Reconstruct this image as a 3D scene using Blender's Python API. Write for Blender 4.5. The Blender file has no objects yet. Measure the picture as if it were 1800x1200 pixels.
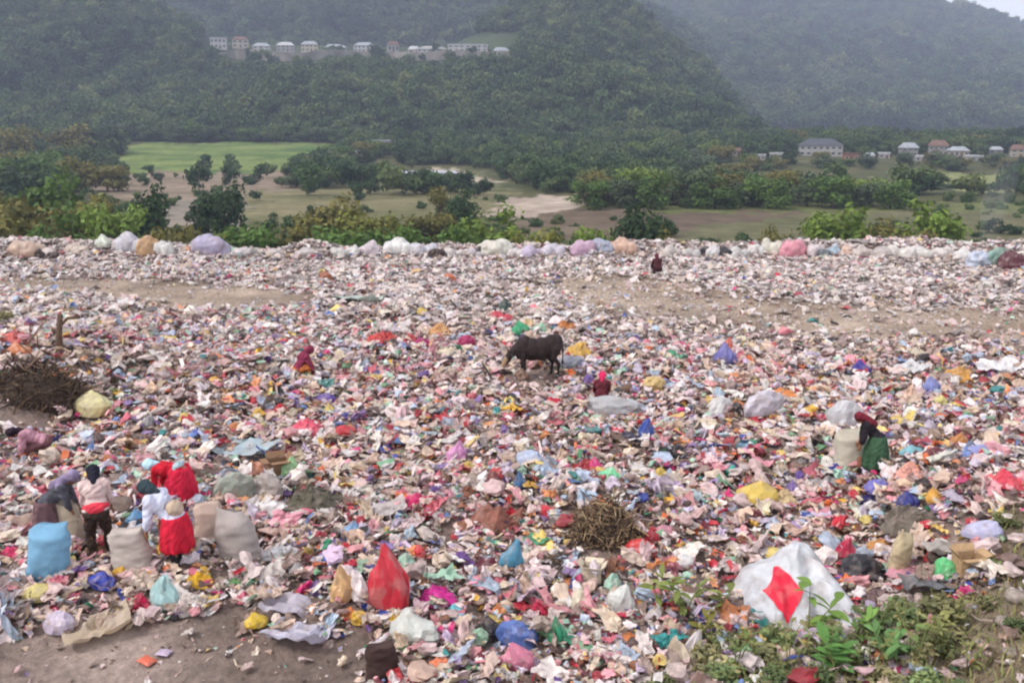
import bpy, bmesh, math, random
import numpy as np
from mathutils import Vector, Matrix, Quaternion, Euler

SC = bpy.context.scene
COL = SC.collection
R = math.radians
random.seed(11)
RNG = np.random.default_rng(11)

# ------------------------------------------------------------------ camera
CAM_H = 7.1
PITCH = 13.3
FPX = 1560.0            # focal length in photo pixels (photo 1800 x 1200)
cam_d = bpy.data.cameras.new('camera')
cam_d.sensor_width = 36.0
cam_d.lens = 36.0 * FPX / 1800.0
cam_d.clip_start = 0.1
cam_d.clip_end = 9000.0
cam = bpy.data.objects.new('camera', cam_d)
COL.objects.link(cam)
cam.location = (0, 0, CAM_H)
cam.rotation_euler = (R(90 - PITCH), 0, 0)
SC.camera = cam

# ------------------------------------------------------------------ sky and sun (bright overcast)
SUN_EL, SUN_AZ = 50.0, -115.0         # light comes from behind left
world = bpy.data.worlds.new('World')
SC.world = world
world.use_nodes = True
wn = world.node_tree
wn.nodes.clear()
w_out = wn.nodes.new('ShaderNodeOutputWorld')
w_sky = wn.nodes.new('ShaderNodeTexSky')
w_sky.sky_type = 'NISHITA'
w_sky.sun_disc = False
w_sky.sun_elevation = R(SUN_EL)
w_sky.sun_rotation = R(SUN_AZ)
w_sky.dust_density = 3.0
w_bg1 = wn.nodes.new('ShaderNodeBackground')
w_bg1.inputs['Strength'].default_value = 0.05
w_bg2 = wn.nodes.new('ShaderNodeBackground')      # the closed white cloud deck in front of that sky
w_bg2.inputs['Color'].default_value = (1.0, 0.985, 0.985, 1)
w_bg2.inputs['Strength'].default_value = 0.68
w_add = wn.nodes.new('ShaderNodeAddShader')
wn.links.new(w_sky.outputs[0], w_bg1.inputs['Color'])
wn.links.new(w_bg1.outputs[0], w_add.inputs[0])
wn.links.new(w_bg2.outputs[0], w_add.inputs[1])
wn.links.new(w_add.outputs[0], w_out.inputs['Surface'])

sun_d = bpy.data.lights.new('sun', 'SUN')
sun_d.energy = 1.5
sun_d.angle = R(10)
sun_d.color = (1.0, 0.97, 0.93)
sun = bpy.data.objects.new('sun', sun_d)
COL.objects.link(sun)
_az = R(SUN_AZ)
_sd = Vector((math.sin(_az) * math.cos(R(SUN_EL)), math.cos(_az) * math.cos(R(SUN_EL)), math.sin(R(SUN_EL))))
sun.rotation_euler = _sd.to_track_quat('Z', 'Y').to_euler()

SC.view_settings.view_transform = 'Standard'
SC.view_settings.look = 'None'
SC.view_settings.gamma = 1.0
SC.view_settings.exposure = 0.60
SC.view_settings.use_curve_mapping = False
SC.render.engine = 'CYCLES'
SC.cycles.use_denoising = True
SC.cycles.use_adaptive_sampling = True
SC.cycles.adaptive_threshold = 0.03
SC.cycles.max_bounces = 3
SC.cycles.diffuse_bounces = 2
SC.cycles.glossy_bounces = 1
SC.cycles.transmission_bounces = 2
SC.cycles.volume_bounces = 0
SC.cycles.transparent_max_bounces = 6
SC.cycles.filter_width = 2.2

# ------------------------------------------------------------------ numeric helpers
SP, CP = math.sin(R(PITCH)), math.cos(R(PITCH))

def lin(rgb, k=1.0):
    out = []
    for c in rgb[:3]:
        c = c / 255.0
        c = c / 12.92 if c <= 0.04045 else ((c + 0.055) / 1.055) ** 2.4
        out.append(c * k)
    return (*out, 1.0)

def project(x, y, z):
    d = y * CP + (CAM_H - z) * SP
    up = (z - CAM_H) * CP + y * SP
    return 900 + FPX * x / d, 600 - FPX * up / d

def hash2(ix, iy, seed=0):
    h = (ix.astype(np.int64) * 374761393 + iy.astype(np.int64) * 668265263 + seed * 1442695041) & 0xFFFFFFFF
    h = ((h ^ (h >> 13)) * 1274126177) & 0xFFFFFFFF
    h = h ^ (h >> 16)
    return (h & 0xFFFF) / 65535.0

def vnoise(x, y, seed=0):
    x = np.asarray(x, float); y = np.asarray(y, float)
    ix = np.floor(x); iy = np.floor(y)
    fx = x - ix; fy = y - iy
    fx = fx * fx * (3 - 2 * fx); fy = fy * fy * (3 - 2 * fy)
    a = hash2(ix, iy, seed); b = hash2(ix + 1, iy, seed)
    c = hash2(ix, iy + 1, seed); d = hash2(ix + 1, iy + 1, seed)
    return (a * (1 - fx) + b * fx) * (1 - fy) + (c * (1 - fx) + d * fx) * fy

def fbm(x, y, seed=0, oct=3):
    s = 0; a = 1.0; t = 0
    for o in range(oct):
        s = s + a * vnoise(np.asarray(x) * 2 ** o, np.asarray(y) * 2 ** o, seed + o * 17); t += a; a *= 0.5
    return s / t            # 0..1

def sst(e0, e1, x):
    t = np.clip((np.asarray(x, float) - e0) / (e1 - e0), 0, 1)
    return t * t * (3 - 2 * t)

# ------------------------------------------------------------------ the lie of the land
EDGE = 53.0             # far brow of the dump
FLOOD = -10.0           # flood plain below it

def tan_el(v):          # tangent of the elevation angle seen at photo row v (straight ahead)
    return math.tan(math.atan((600 - v) / FPX) - R(PITCH))

def ground_z(x, y):
    x = np.asarray(x, float); y = np.asarray(y, float)
    dump = (fbm(x / 9.0, y / 9.0, 3, 2) - 0.5) * 0.55 + (fbm(x / 2.2, y / 2.2, 5, 3) - 0.5) * 0.62
    # debris mound at the left, low dirt hollow in front, bank on the right
    dump = dump + 1.25 * np.exp(-(((x + 13.9) / 2.6) ** 2 + ((y - 25.0) / 3.0) ** 2))
    dump = dump + 0.55 * np.exp(-(((x - 0.9) / 1.9) ** 2 + ((y - 16.2) / 1.3) ** 2))
    hollow = np.exp(-(((x + 4.4) / 3.2) ** 2 + ((y - 10.4) / 1.8) ** 2))
    dump = dump * (1 - 0.75 * hollow) - 0.30 * hollow
    bank = sst(5.4, 8.6, x - 0.10 * (y - 12)) * sst(21, 15, y)
    dump = dump + 0.8 * bank
    edge = EDGE + (fbm(x / 14.0, x * 0 + 2.0, 9, 2) - 0.5) * 3.0 + 0.02 * x
    berm = 0.55 * np.exp(-((y - edge + 1.6) / 1.7) ** 2) * (0.5 + fbm(x / 3.0, y / 3.0, 21, 2))
    t = sst(0, 24, y - edge)
    far = FLOOD + (fbm(x / 60, y / 60, 31, 2) - 0.5) * 1.2
    far = far + 11.5 * sst(330, 560, y)
    return (dump + berm) * (1 - t) + far * t

def gz(x, y):
    return float(ground_z(np.array([x]), np.array([y]))[0])

def hit(u, v):          # where the line of sight through a photo pixel meets the ground
    dx = (u - 900) / FPX; dv = (600 - v) / FPX
    d = np.array([dx, CP + dv * SP, -SP + dv * CP])
    t = np.concatenate([np.arange(6, 62, 0.05), np.geomspace(62, 1500, 1500)])
    px, py, pz = d[0] * t, d[1] * t, CAM_H + d[2] * t
    below = np.nonzero(pz <= ground_z(px, py))[0]
    i = below[0] if len(below) else len(t) - 1
    return float(px[i]), float(py[i]), gz(px[i], py[i])

def mpp(x, y, z):       # metres that one photo pixel spans there
    return (y * CP + (CAM_H - z) * SP) / FPX

# ------------------------------------------------------------------ materials
MATS = {}

def new_mat(name):
    m = bpy.data.materials.new(name)
    m.use_nodes = True
    nt = m.node_tree
    return m, nt, nt.nodes['Principled BSDF']

def vary(nt, src, bsdf, scale, amt, coord='Object', detail=3.0):
    """multiply a colour with a little noise and send it to the shader"""
    tc = nt.nodes.new('ShaderNodeTexCoord')
    nz = nt.nodes.new('ShaderNodeTexNoise')
    nz.inputs['Scale'].default_value = scale
    nz.inputs['Detail'].default_value = detail
    mr = nt.nodes.new('ShaderNodeMapRange')
    mr.inputs['From Min'].default_value = 0.3
    mr.inputs['From Max'].default_value = 0.7
    mr.inputs['To Min'].default_value = 1 - amt
    mr.inputs['To Max'].default_value = 1 + amt * 0.5
    mx = nt.nodes.new('ShaderNodeVectorMath'); mx.operation = 'SCALE'
    nt.links.new(tc.outputs[coord], nz.inputs['Vector'])
    nt.links.new(nz.outputs['Fac'], mr.inputs['Value'])
    nt.links.new(mr.outputs['Result'], mx.inputs['Scale'])
    nt.links.new(src, mx.inputs[0])
    nt.links.new(mx.outputs['Vector'], bsdf.inputs['Base Color'])
    return nz

def bump(nt, bsdf, tex_out, strength, dist):
    b = nt.nodes.new('ShaderNodeBump')
    b.inputs['Strength'].default_value = strength
    b.inputs['Distance'].default_value = dist
    nt.links.new(tex_out, b.inputs['Height'])
    nt.links.new(b.outputs['Normal'], bsdf.inputs['Normal'])

def mat_plain(name, rgb, rough=0.8, scale=8.0, amt=0.25, bmp=0.0, spec=0.3):
    key = (name,)
    if key in MATS: return MATS[key]
    m, nt, b = new_mat(name)
    c = nt.nodes.new('ShaderNodeRGB'); c.outputs[0].default_value = rgb
    nz = vary(nt, c.outputs[0], b, scale, amt)
    b.inputs['Roughness'].default_value = rough
    b.inputs['Specular IOR Level'].default_value = spec
    if bmp: bump(nt, b, nz.outputs['Fac'], 0.6, bmp)
    MATS[key] = m
    return m

def mat_attr(name, attr, rough, scale, amt, spec=0.3, coord='Object', bmp=0.0, detail=3.0):
    m, nt, b = new_mat(name)
    a = nt.nodes.new('ShaderNodeAttribute'); a.attribute_name = attr
    nz = vary(nt, a.outputs['Color'], b, scale, amt, coord, detail)
    if detail > 5: nz.inputs['Roughness'].default_value = 0.68
    b.inputs['Roughness'].default_value = rough
    b.inputs['Specular IOR Level'].default_value = spec
    if bmp: bump(nt, b, nz.outputs['Fac'], 0.8, bmp)
    return m

def mat_object_colour(name, rough, scale, amt, spec=0.35, weave=0.0, blotch=0.0, bmp=0.0):
    m, nt, b = new_mat(name)
    oi = nt.nodes.new('ShaderNodeObjectInfo')
    src = oi.outputs['Color']
    if blotch:                                   # dirt and print, each object its own
        tc = nt.nodes.new('ShaderNodeTexCoord')
        nz = nt.nodes.new('ShaderNodeTexNoise'); nz.noise_dimensions = '4D'
        nz.inputs['Scale'].default_value = 4.0; nz.inputs['Detail'].default_value = 2.0
        mu = nt.nodes.new('ShaderNodeMath'); mu.operation = 'MULTIPLY'; mu.inputs[1].default_value = 37.0
        nt.links.new(oi.outputs['Random'], mu.inputs[0]); nt.links.new(mu.outputs[0], nz.inputs['W'])
        nt.links.new(tc.outputs['Object'], nz.inputs['Vector'])
        rp = nt.nodes.new('ShaderNodeMapRange'); rp.inputs['From Min'].default_value = 0.50; rp.inputs['From Max'].default_value = 0.62
        rp.inputs['To Max'].default_value = blotch
        nt.links.new(nz.outputs['Fac'], rp.inputs['Value'])
        mix = nt.nodes.new('ShaderNodeMix'); mix.data_type = 'RGBA'
        nt.links.new(rp.outputs['Result'], mix.inputs['Factor'])
        nt.links.new(src, mix.inputs[6]); mix.inputs[7].default_value = lin((168, 150, 142))
        src = mix.outputs[2]
    nz2 = vary(nt, src, b, scale, amt)
    b.inputs['Roughness'].default_value = rough
    b.inputs['Specular IOR Level'].default_value = spec
    if weave:
        tc = nt.nodes.new('ShaderNodeTexCoord')
        wv = nt.nodes.new('ShaderNodeTexWave'); wv.bands_direction = 'Z'
        wv.inputs['Scale'].default_value = weave; wv.inputs['Distortion'].default_value = 1.5
        nt.links.new(tc.outputs['Object'], wv.inputs['Vector'])
        bump(nt, b, wv.outputs['Fac'], 0.35, 0.01)
    elif bmp:
        bump(nt, b, nz2.outputs['Fac'], 0.7, bmp)
    MATS[(name,)] = m
    return m

M_LITTER = mat_attr('litter_plastic', 'col', 0.36, 9.0, 0.30, 0.5)
def film(m, amount):
    nt = m.node_tree; b = nt.nodes['Principled BSDF']
    tr = nt.nodes.new('ShaderNodeBsdfTranslucent'); nt.links.new(b.inputs['Base Color'].links[0].from_socket, tr.inputs['Color'])
    ms = nt.nodes.new('ShaderNodeMixShader'); ms.inputs[0].default_value = amount
    nt.links.new(b.outputs[0], ms.inputs[1]); nt.links.new(tr.outputs[0], ms.inputs[2])
    nt.links.new(ms.outputs[0], nt.nodes['Material Output'].inputs['Surface'])
film(M_LITTER, 0.20)
M_BAG = mat_object_colour('thin_plastic', 0.42, 5.0, 0.18, 0.45, blotch=0.35, bmp=0.02)
film(M_BAG, 0.22)
M_CLOTH = mat_object_colour('cloth', 0.9, 6.0, 0.25, 0.1, blotch=0.25, bmp=0.02)
M_SACK = mat_object_colour('woven_sack', 0.65, 4.0, 0.18, 0.3, weave=34.0)
M_CARD = mat_object_colour('cardboard', 0.9, 7.0, 0.2, 0.1)

def mat_leaf(name, attr=True, rgb=(70, 96, 48), rnd=0.45):
    m, nt, b = new_mat(name)
    oi = nt.nodes.new('ShaderNodeObjectInfo')
    at = nt.nodes.new('ShaderNodeAttribute'); at.attribute_name = 'col'
    mul = nt.nodes.new('ShaderNodeMix'); mul.data_type = 'RGBA'; mul.blend_type = 'MULTIPLY'
    mul.inputs['Factor'].default_value = 1.0
    nt.links.new(at.outputs['Color'], mul.inputs[6])
    if attr: nt.links.new(oi.outputs['Color'], mul.inputs[7])
    else:
        # a wood of many crowns: each crown its own tone
        rp = nt.nodes.new('ShaderNodeValToRGB')
        e = rp.color_ramp.elements
        e[0].position = 0.0; e[0].color = lin((36, 54, 36))
        e[1].position = 1.0; e[1].color = lin((126, 134, 80))
        for p, c in ((0.3, (56, 78, 48)), (0.55, (76, 98, 58)), (0.8, (98, 110, 68))):
            k = e.new(p); k.color = lin(c)
        pn = nt.nodes.new('ShaderNodeTexNoise'); pn.inputs['Scale'].default_value = 0.011; pn.inputs['Detail'].default_value = 3.0
        nt.links.new(oi.outputs['Location'], pn.inputs['Vector'])
        m1 = nt.nodes.new('ShaderNodeMapRange'); m1.inputs['From Min'].default_value = 0.32; m1.inputs['From Max'].default_value = 0.68
        nt.links.new(pn.outputs['Fac'], m1.inputs['Value'])
        m2 = nt.nodes.new('ShaderNodeMix'); m2.inputs['Factor'].default_value = 0.4
        nt.links.new(oi.outputs['Random'], m2.inputs[2]); nt.links.new(m1.outputs['Result'], m2.inputs[3])
        nt.links.new(m2.outputs[0], rp.inputs['Fac'])
        nt.links.new(rp.outputs['Color'], mul.inputs[7])
    nt.links.new(mul.outputs[2], b.inputs['Base Color'])
    b.inputs['Roughness'].default_value = 0.7
    b.inputs['Specular IOR Level'].default_value = 0.2
    tr = nt.nodes.new('ShaderNodeBsdfTranslucent')
    nt.links.new(mul.outputs[2], tr.inputs['Color'])
    ms = nt.nodes.new('ShaderNodeMixShader'); ms.inputs[0].default_value = 0.25
    nt.links.new(b.outputs[0], ms.inputs[1]); nt.links.new(tr.outputs[0], ms.inputs[2])
    nt.links.new(ms.outputs[0], nt.nodes['Material Output'].inputs['Surface'])
    return m

M_LEAF = mat_leaf('foliage')
M_WOODS = mat_leaf('woodland_foliage', attr=False)
M_BARK = mat_plain('bark', lin((92, 76, 62)), 0.9, 14.0, 0.35, 0.02)

# ------------------------------------------------------------------ object helpers
def tag(o, label=None, cat=None, group=None, kind=None):
    if label: o['label'] = label
    if cat: o['category'] = cat
    if group: o['group'] = group
    if kind: o['kind'] = kind
    return o

def empty(name, loc, rz=0.0):
    o = bpy.data.objects.new(name, None)
    o.empty_display_size = 0.2
    o.location = loc; o.rotation_euler = (0, 0, rz)
    COL.objects.link(o)
    return o

def link(name, me, mat=None, parent=None, loc=None, rot=None, scale=None, color=None, smooth=None):
    o = bpy.data.objects.new(name, me)
    if mat is not None and len(me.materials) == 0: me.materials.append(mat)
    if parent is not None: o.parent = parent
    if loc is not None: o.location = loc
    if rot is not None: o.rotation_euler = rot
    if scale is not None: o.scale = scale
    if color is not None: o.color = color
    COL.objects.link(o)
    if smooth is not None:
        me.polygons.foreach_set('use_smooth', [smooth] * len(me.polygons))
    return o

def mesh_np(name, verts, faces, cols=None, smooth=False):
    """verts (n,3), faces (m,k) of one size, cols (m,4) per face"""
    me = bpy.data.meshes.new(name)
    verts = np.asarray(verts, np.float32); faces = np.asarray(faces, np.int32)
    m, k = faces.shape
    me.vertices.add(len(verts)); me.vertices.foreach_set('co', verts.ravel())
    me.loops.add(m * k); me.loops.foreach_set('vertex_index', faces.ravel())
    me.polygons.add(m)
    me.polygons.foreach_set('loop_start', np.arange(0, m * k, k, dtype=np.int32))
    me.polygons.foreach_set('loop_total', np.full(m, k, np.int32))
    me.polygons.foreach_set('use_smooth', np.full(m, smooth))
    if cols is not None:
        a = me.attributes.new('col', 'FLOAT_COLOR', 'FACE')
        a.data.foreach_set('color', np.asarray(cols, np.float32).ravel())
    me.update(calc_edges=True)
    return me

def mesh_bm(name, bm, smooth=False):
    me = bpy.data.meshes.new(name)
    bm.to_mesh(me); bm.free()
    if smooth: me.polygons.foreach_set('use_smooth', [True] * len(me.polygons))
    return me

def grid_faces(nu, nv, wrap=False):
    """quads of a grid with nu columns and nv rows, index = row*nu+col"""
    f = []
    for r in range(nv - 1):
        for c in range(nu if wrap else nu - 1):
            a = r * nu + c; b = r * nu + (c + 1) % nu
            f.append((a, b, b + nu, a + nu))
    return np.array(f, np.int32)

def box(bm, c, s, rz=0.0):
    m = Matrix.Translation(c) @ Matrix.Rotation(rz, 4, 'Z') @ Matrix.Diagonal((*s, 1))
    return bmesh.ops.create_cube(bm, size=1, matrix=m)['verts']

def tube(bm, pts, rads, seg=8):
    """closed tapered tube along points"""
    pts = [Vector(p) for p in pts]; rings = []
    for i, p in enumerate(pts):
        d = (pts[min(i + 1, len(pts) - 1)] - pts[max(i - 1, 0)]).normalized()
        a = d.orthogonal().normalized() if i == 0 else (a - a.project(d)).normalized()
        b = d.cross(a)
        rings.append([bm.verts.new(p + (a * math.cos(2 * math.pi * k / seg) + b * math.sin(2 * math.pi * k / seg)) * rads[i]) for k in range(seg)])
    for r0, r1 in zip(rings, rings[1:]):
        for k in range(seg):
            bm.faces.new((r0[k], r0[(k + 1) % seg], r1[(k + 1) % seg], r1[k]))
    bm.faces.new(rings[0][::-1]); bm.faces.new(rings[-1])

# ------------------------------------------------------------------ zones on the ground, given in the photo's rows and columns
def in_poly(u, v, poly):
    inside = np.zeros(u.shape, bool)
    n = len(poly)
    for i in range(n):
        x0, y0 = poly[i]; x1, y1 = poly[(i + 1) % n]
        c = ((y0 > v) != (y1 > v)) & (u < (x1 - x0) * (v - y0) / ((y1 - y0) or 1e-9) + x0)
        inside ^= c
    return inside

DIRT_FRONT = [(-900, 1150), (0, 1128), (120, 1112), (230, 1108), (330, 1092), (420, 1068), (480, 1070), (480, 1110), (560, 1150), (625, 1110), (650, 1160), (640, 1500), (-900, 1500)]
DIRT_FAR = [(-400, 470), (0, 486), (250, 492), (420, 500), (545, 512), (560, 535), (430, 548), (330, 545), (180, 522), (0, 508), (-400, 500)]
DIRT_MIDR = [(960, 478), (1130, 482), (1230, 498), (1420, 530), (1600, 530), (1800, 540), (2300, 540), (2300, 622), (1800, 616), (1560, 598), (1300, 580), (1100, 556), (960, 534)]
BANK_R = [(1760, 880), (2300, 800), (2300, 1500), (1180, 1500), (1200, 1190), (1330, 1130), (1500, 1100), (1640, 1075), (1745, 1040)]

# ------------------------------------------------------------------ ground: one sheet from our feet to beyond the hills
def build_ground():
    ys = [2.0, 4.0, 5.5, 6.5]
    for v in np.arange(1480, 436, -3.4):
        ys.append(CAM_H / -tan_el(v))
    y = ys[-1]
    ys += list(np.arange(y + 1.2, 128, 1.6))
    for v in np.arange(428, 262, -1.3):
        yy = (CAM_H - FLOOD) / -tan_el(v)
        if yy > ys[-1] + 0.5 and yy < 640: ys.append(yy)
    ys += [660, 720, 800, 1000, 1300, 1700, 2200, 2900]
    ys = np.array(ys)
    a = np.linspace(-0.95, 0.95, 340)
    X = np.outer(ys, a) ; Y = np.repeat(ys[:, None], len(a), 1)
    X = X + np.sign(a)[None, :] * np.abs(a)[None, :] * 8
    Z = ground_z(X, Y)
    U, V = project(X, Y, Z)
    nz = fbm(X / 3, Y / 3, 41, 3)
    far_n = fbm(X / 25, Y / 12, 43, 3)
    Uw = U + (fbm(U / 45, V / 14, 51, 3) - 0.5) * 110 + (RNG.uniform(-1, 1, U.shape)) * 14
    Vw = V + (fbm(U / 40, V / 9, 57, 4) - 0.5) * 20 + RNG.uniform(-1, 1, U.shape) * 2.0
    C = np.zeros(X.shape + (3,))
    def put(mask, rgb, rgb2=None, n=None):
        c0 = np.array(lin(rgb)[:3]); c1 = np.array(lin(rgb2 or rgb)[:3])
        k = (n if n is not None else far_n)[..., None]
        k = np.clip((k - 0.3) / 0.4, 0, 1)
        C[mask] = (c0 * (1 - k) + c1 * k)[mask]
    on_dump = Y < EDGE + 3
    put(np.ones(X.shape, bool), (74, 80, 50), (94, 92, 62))                 # rough grass
    put(on_dump, (128, 110, 102), (160, 141, 132), nz)                          # dirty soil between litter
    put(on_dump & in_poly(U, V, DIRT_FRONT), (128, 112, 104), (164, 146, 137), nz)
    put(on_dump & (in_poly(Uw, V, DIRT_FAR) | in_poly(Uw, V, DIRT_MIDR)), (150, 132, 117), (178, 160, 144), nz)
    put(on_dump & in_poly(U, V, BANK_R), (104, 92, 78), (142, 128, 110), nz)
    fl = (~on_dump) & (Y > 80)
    put(fl & in_poly(Uw, Vw, [(120, 300), (560, 296), (520, 345), (330, 350), (120, 350)]), (126, 114, 96), (150, 132, 116))
    put(fl & in_poly(Uw, Vw, [(280, 350), (420, 345), (430, 415), (290, 415)]), (130, 122, 110), (148, 138, 126))
    put(fl & in_poly(Uw, Vw, [(420, 335), (900, 330), (860, 385), (430, 392)]), (108, 106, 74), (132, 124, 94))
    put(fl & in_poly(Uw, Vw, [(560, 300), (860, 300), (880, 332), (520, 335)]), (92, 96, 64), (118, 114, 84))
    put(fl & in_poly(Uw, Vw, [(690, 300), (800, 300), (900, 318), (760, 326)]), (168, 158, 138), (182, 170, 150))
    put(fl & in_poly(Uw, Vw, [(840, 385), (900, 348), (1040, 335), (1010, 372), (930, 382)]), (166, 150, 136), (188, 172, 156))
    put(fl & in_poly(Uw, Vw, [(900, 388), (1020, 366), (1200, 368), (1210, 420), (900, 425)]), (104, 90, 76), (122, 108, 92))
    put(fl & in_poly(Uw, Vw, [(1140, 360), (1900, 352), (1900, 372), (1140, 374)]), (94, 102, 62), (112, 116, 74))
    put(fl & in_poly(Uw, Vw, [(1150, 374), (1480, 374), (1500, 405), (1180, 408)]), (100, 86, 74), (116, 100, 86))
    put(fl & in_poly(Uw, Vw, [(1480, 372), (1900, 372), (1900, 440), (1180, 440), (1180, 406)]), (98, 98, 70), (118, 112, 86))
    put(fl & in_poly(Uw, Vw, [(1560, 308), (1980, 300), (1980, 340), (1700, 338), (1590, 326)]), (128, 134, 86), (142, 144, 98))
    put(fl & in_poly(U, Vw, [(190, 304), (235, 252), (480, 250), (650, 252), (560, 288), (450, 304)]), (82, 106, 54), (128, 140, 82), fbm(X / 26, Y / 5, 47, 3))
    C = C * (0.86 + 0.28 * fbm(X / 1.1, Y / 1.1, 61, 2))[..., None]
    verts = np.stack([X, Y, Z], -1).reshape(-1, 3)
    faces = grid_faces(len(a), len(ys))
    me = mesh_np('ground', verts, faces, None, True)
    at = me.attributes.new('col', 'FLOAT_COLOR', 'POINT')
    at.data.foreach_set('color', np.concatenate([C.reshape(-1, 3), np.ones((len(verts), 1))], 1).astype(np.float32).ravel())
    m = mat_attr('soil_and_grass', 'col', 0.95, 0.22, 0.42, 0.1, bmp=0.25, detail=10.0)
    nt = m.node_tree; b = nt.nodes['Principled BSDF']
    src = b.inputs['Base Color'].links[0].from_socket
    fn = nt.nodes.new('ShaderNodeTexNoise'); fn.inputs['Scale'].default_value = 7.0; fn.inputs['Detail'].default_value = 7.0; fn.inputs['Roughness'].default_value = 0.7
    tc = nt.nodes.new('ShaderNodeTexCoord'); nt.links.new(tc.outputs['Object'], fn.inputs['Vector'])
    mr = nt.nodes.new('ShaderNodeMapRange'); mr.inputs['From Min'].default_value = 0.35; mr.inputs['From Max'].default_value = 0.65
    mr.inputs['To Min'].default_value = 0.66; mr.inputs['To Max'].default_value = 1.18
    nt.links.new(fn.outputs['Fac'], mr.inputs['Value'])
    sc = nt.nodes.new('ShaderNodeVectorMath'); sc.operation = 'SCALE'
    nt.links.new(src, sc.inputs[0]); nt.links.new(mr.outputs['Result'], sc.inputs['Scale']); nt.links.new(sc.outputs['Vector'], b.inputs['Base Color'])
    bump(nt, b, fn.outputs['Fac'], 1.0, 0.09)
    tag(link('ground', me, m), kind='structure')
build_ground()

# river bend on the flood plain
def build_river():
    pts = [(688, 309), (700, 303), (752, 301), (800, 303), (806, 309), (778, 313), (728, 314)]
    bm = bmesh.new()
    vs = []
    zs = [hit(u, v) for u, v in pts]
    zl = max(p[2] for p in zs) + 0.25
    for p in zs: vs.append(bm.verts.new((p[0], p[1], zl)))
    bm.faces.new(vs)
    m = mat_plain('river_water', lin((176, 176, 190)), 0.55, 0.2, 0.1, spec=0.5)
    tag(link('river', mesh_bm('river', bm), m), kind='structure')
build_river()

# ------------------------------------------------------------------ hills
def a_of(u): return (u - 900) * CP / FPX

HILLS = {
    'green_hill': dict(r0=545, r1=860, base=0.5,
        crest=[(-500, -90), (0, -60), (180, -30), (245, 8), (320, 40), (372, 68), (430, 78), (640, 84), (790, 82), (845, 58), (900, 25), (975, -10), (1040, -6), (1110, 25), (1150, 70), (1200, 105), (1250, 145), (1285, 195), (1310, 256), (1340, 290)]),
    'blue_ridge': dict(r0=930, r1=1350, base=20,
        crest=[(-500, -60), (200, -50), (600, -45), (1000, -40), (1200, 60), (1300, 200)]),
    'far_hill': dict(r0=1050, r1=2050, base=2,
        crest=[(850, -40), (1300, -16), (1560, 2), (1650, 16), (1700, 28), (1750, 46), (1800, 72), (1900, 118), (2150, 120), (2500, 150)]),
}

def hill_z(name, x, y):
    h = HILLS[name]
    u = 900 + (x / y) * FPX / CP
    cu = np.array([c[0] for c in h['crest']]); cv = np.array([c[1] for c in h['crest']])
    v = np.interp(u, cu, cv)
    el = np.tan(np.arctan((600 - v) / FPX) - R(PITCH))
    zc = CAM_H + el * h['r1']
    rr = y + (fbm(x / 190, y / 190, 71, 2) - 0.5) * 130 * sst(h['r0'], h['r0'] + 120, y) * sst(h['r1'], h['r1'] - 150, y)
    s = np.clip((rr - h['r0']) / (h['r1'] - h['r0']), 0, 1)
    up = s ** 1.12
    down = sst(h['r1'] * 1.35, h['r1'], y)
    n = ((fbm(x / 120, y / 160, 73, 3) - 0.5) * 40 + (fbm(x / 45, y / 45, 75, 2) - 0.5) * 14) * np.sin(np.clip(s, 0, 1) * math.pi) ** 0.8
    z = h['base'] + (zc - h['base']) * up * (0.25 + 0.75 * down) + n
    z = np.where(y <= h['r0'], -6 + 0 * z, z)
    return z

def hill_u_range(name):
    c = HILLS[name]['crest']
    return c[0][0], c[-1][0]

def build_hill(name):
    h = HILLS[name]
    u0, u1 = hill_u_range(name)
    a = np.linspace(a_of(u0), a_of(u1), 150)
    r = np.concatenate([[h['r0'] - 20], np.linspace(h['r0'], h['r1'], 60), np.linspace(h['r1'] * 1.03, h['r1'] * 1.35, 10)])
    X = np.outer(r, a); Y = np.repeat(r[:, None], len(a), 1)
    Z = hill_z(name, X, Y)
    me = mesh_np(name, np.stack([X, Y, Z], -1).reshape(-1, 3), grid_faces(len(a), len(r)), None, True)
    m = mat_plain('hillside_undergrowth', lin((58, 70, 44)), 0.95, 0.03, 0.35)
    tag(link(name, me, m), kind='structure')
for n in HILLS: build_hill(n)

def hit_hill(name, u, v):
    h = HILLS[name]
    dx = (u - 900) / FPX; dv = (600 - v) / FPX
    d = np.array([dx, CP + dv * SP, -SP + dv * CP])
    t = np.linspace(h['r0'], h['r1'] * 1.1, 1500)
    px, py, pz = d[0] * t, d[1] * t, CAM_H + d[2] * t
    b = np.nonzero(pz <= hill_z(name, px, py))[0]
    i = b[0] if len(b) else len(t) - 1
    return float(px[i]), float(py[i]), float(pz[i])

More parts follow.
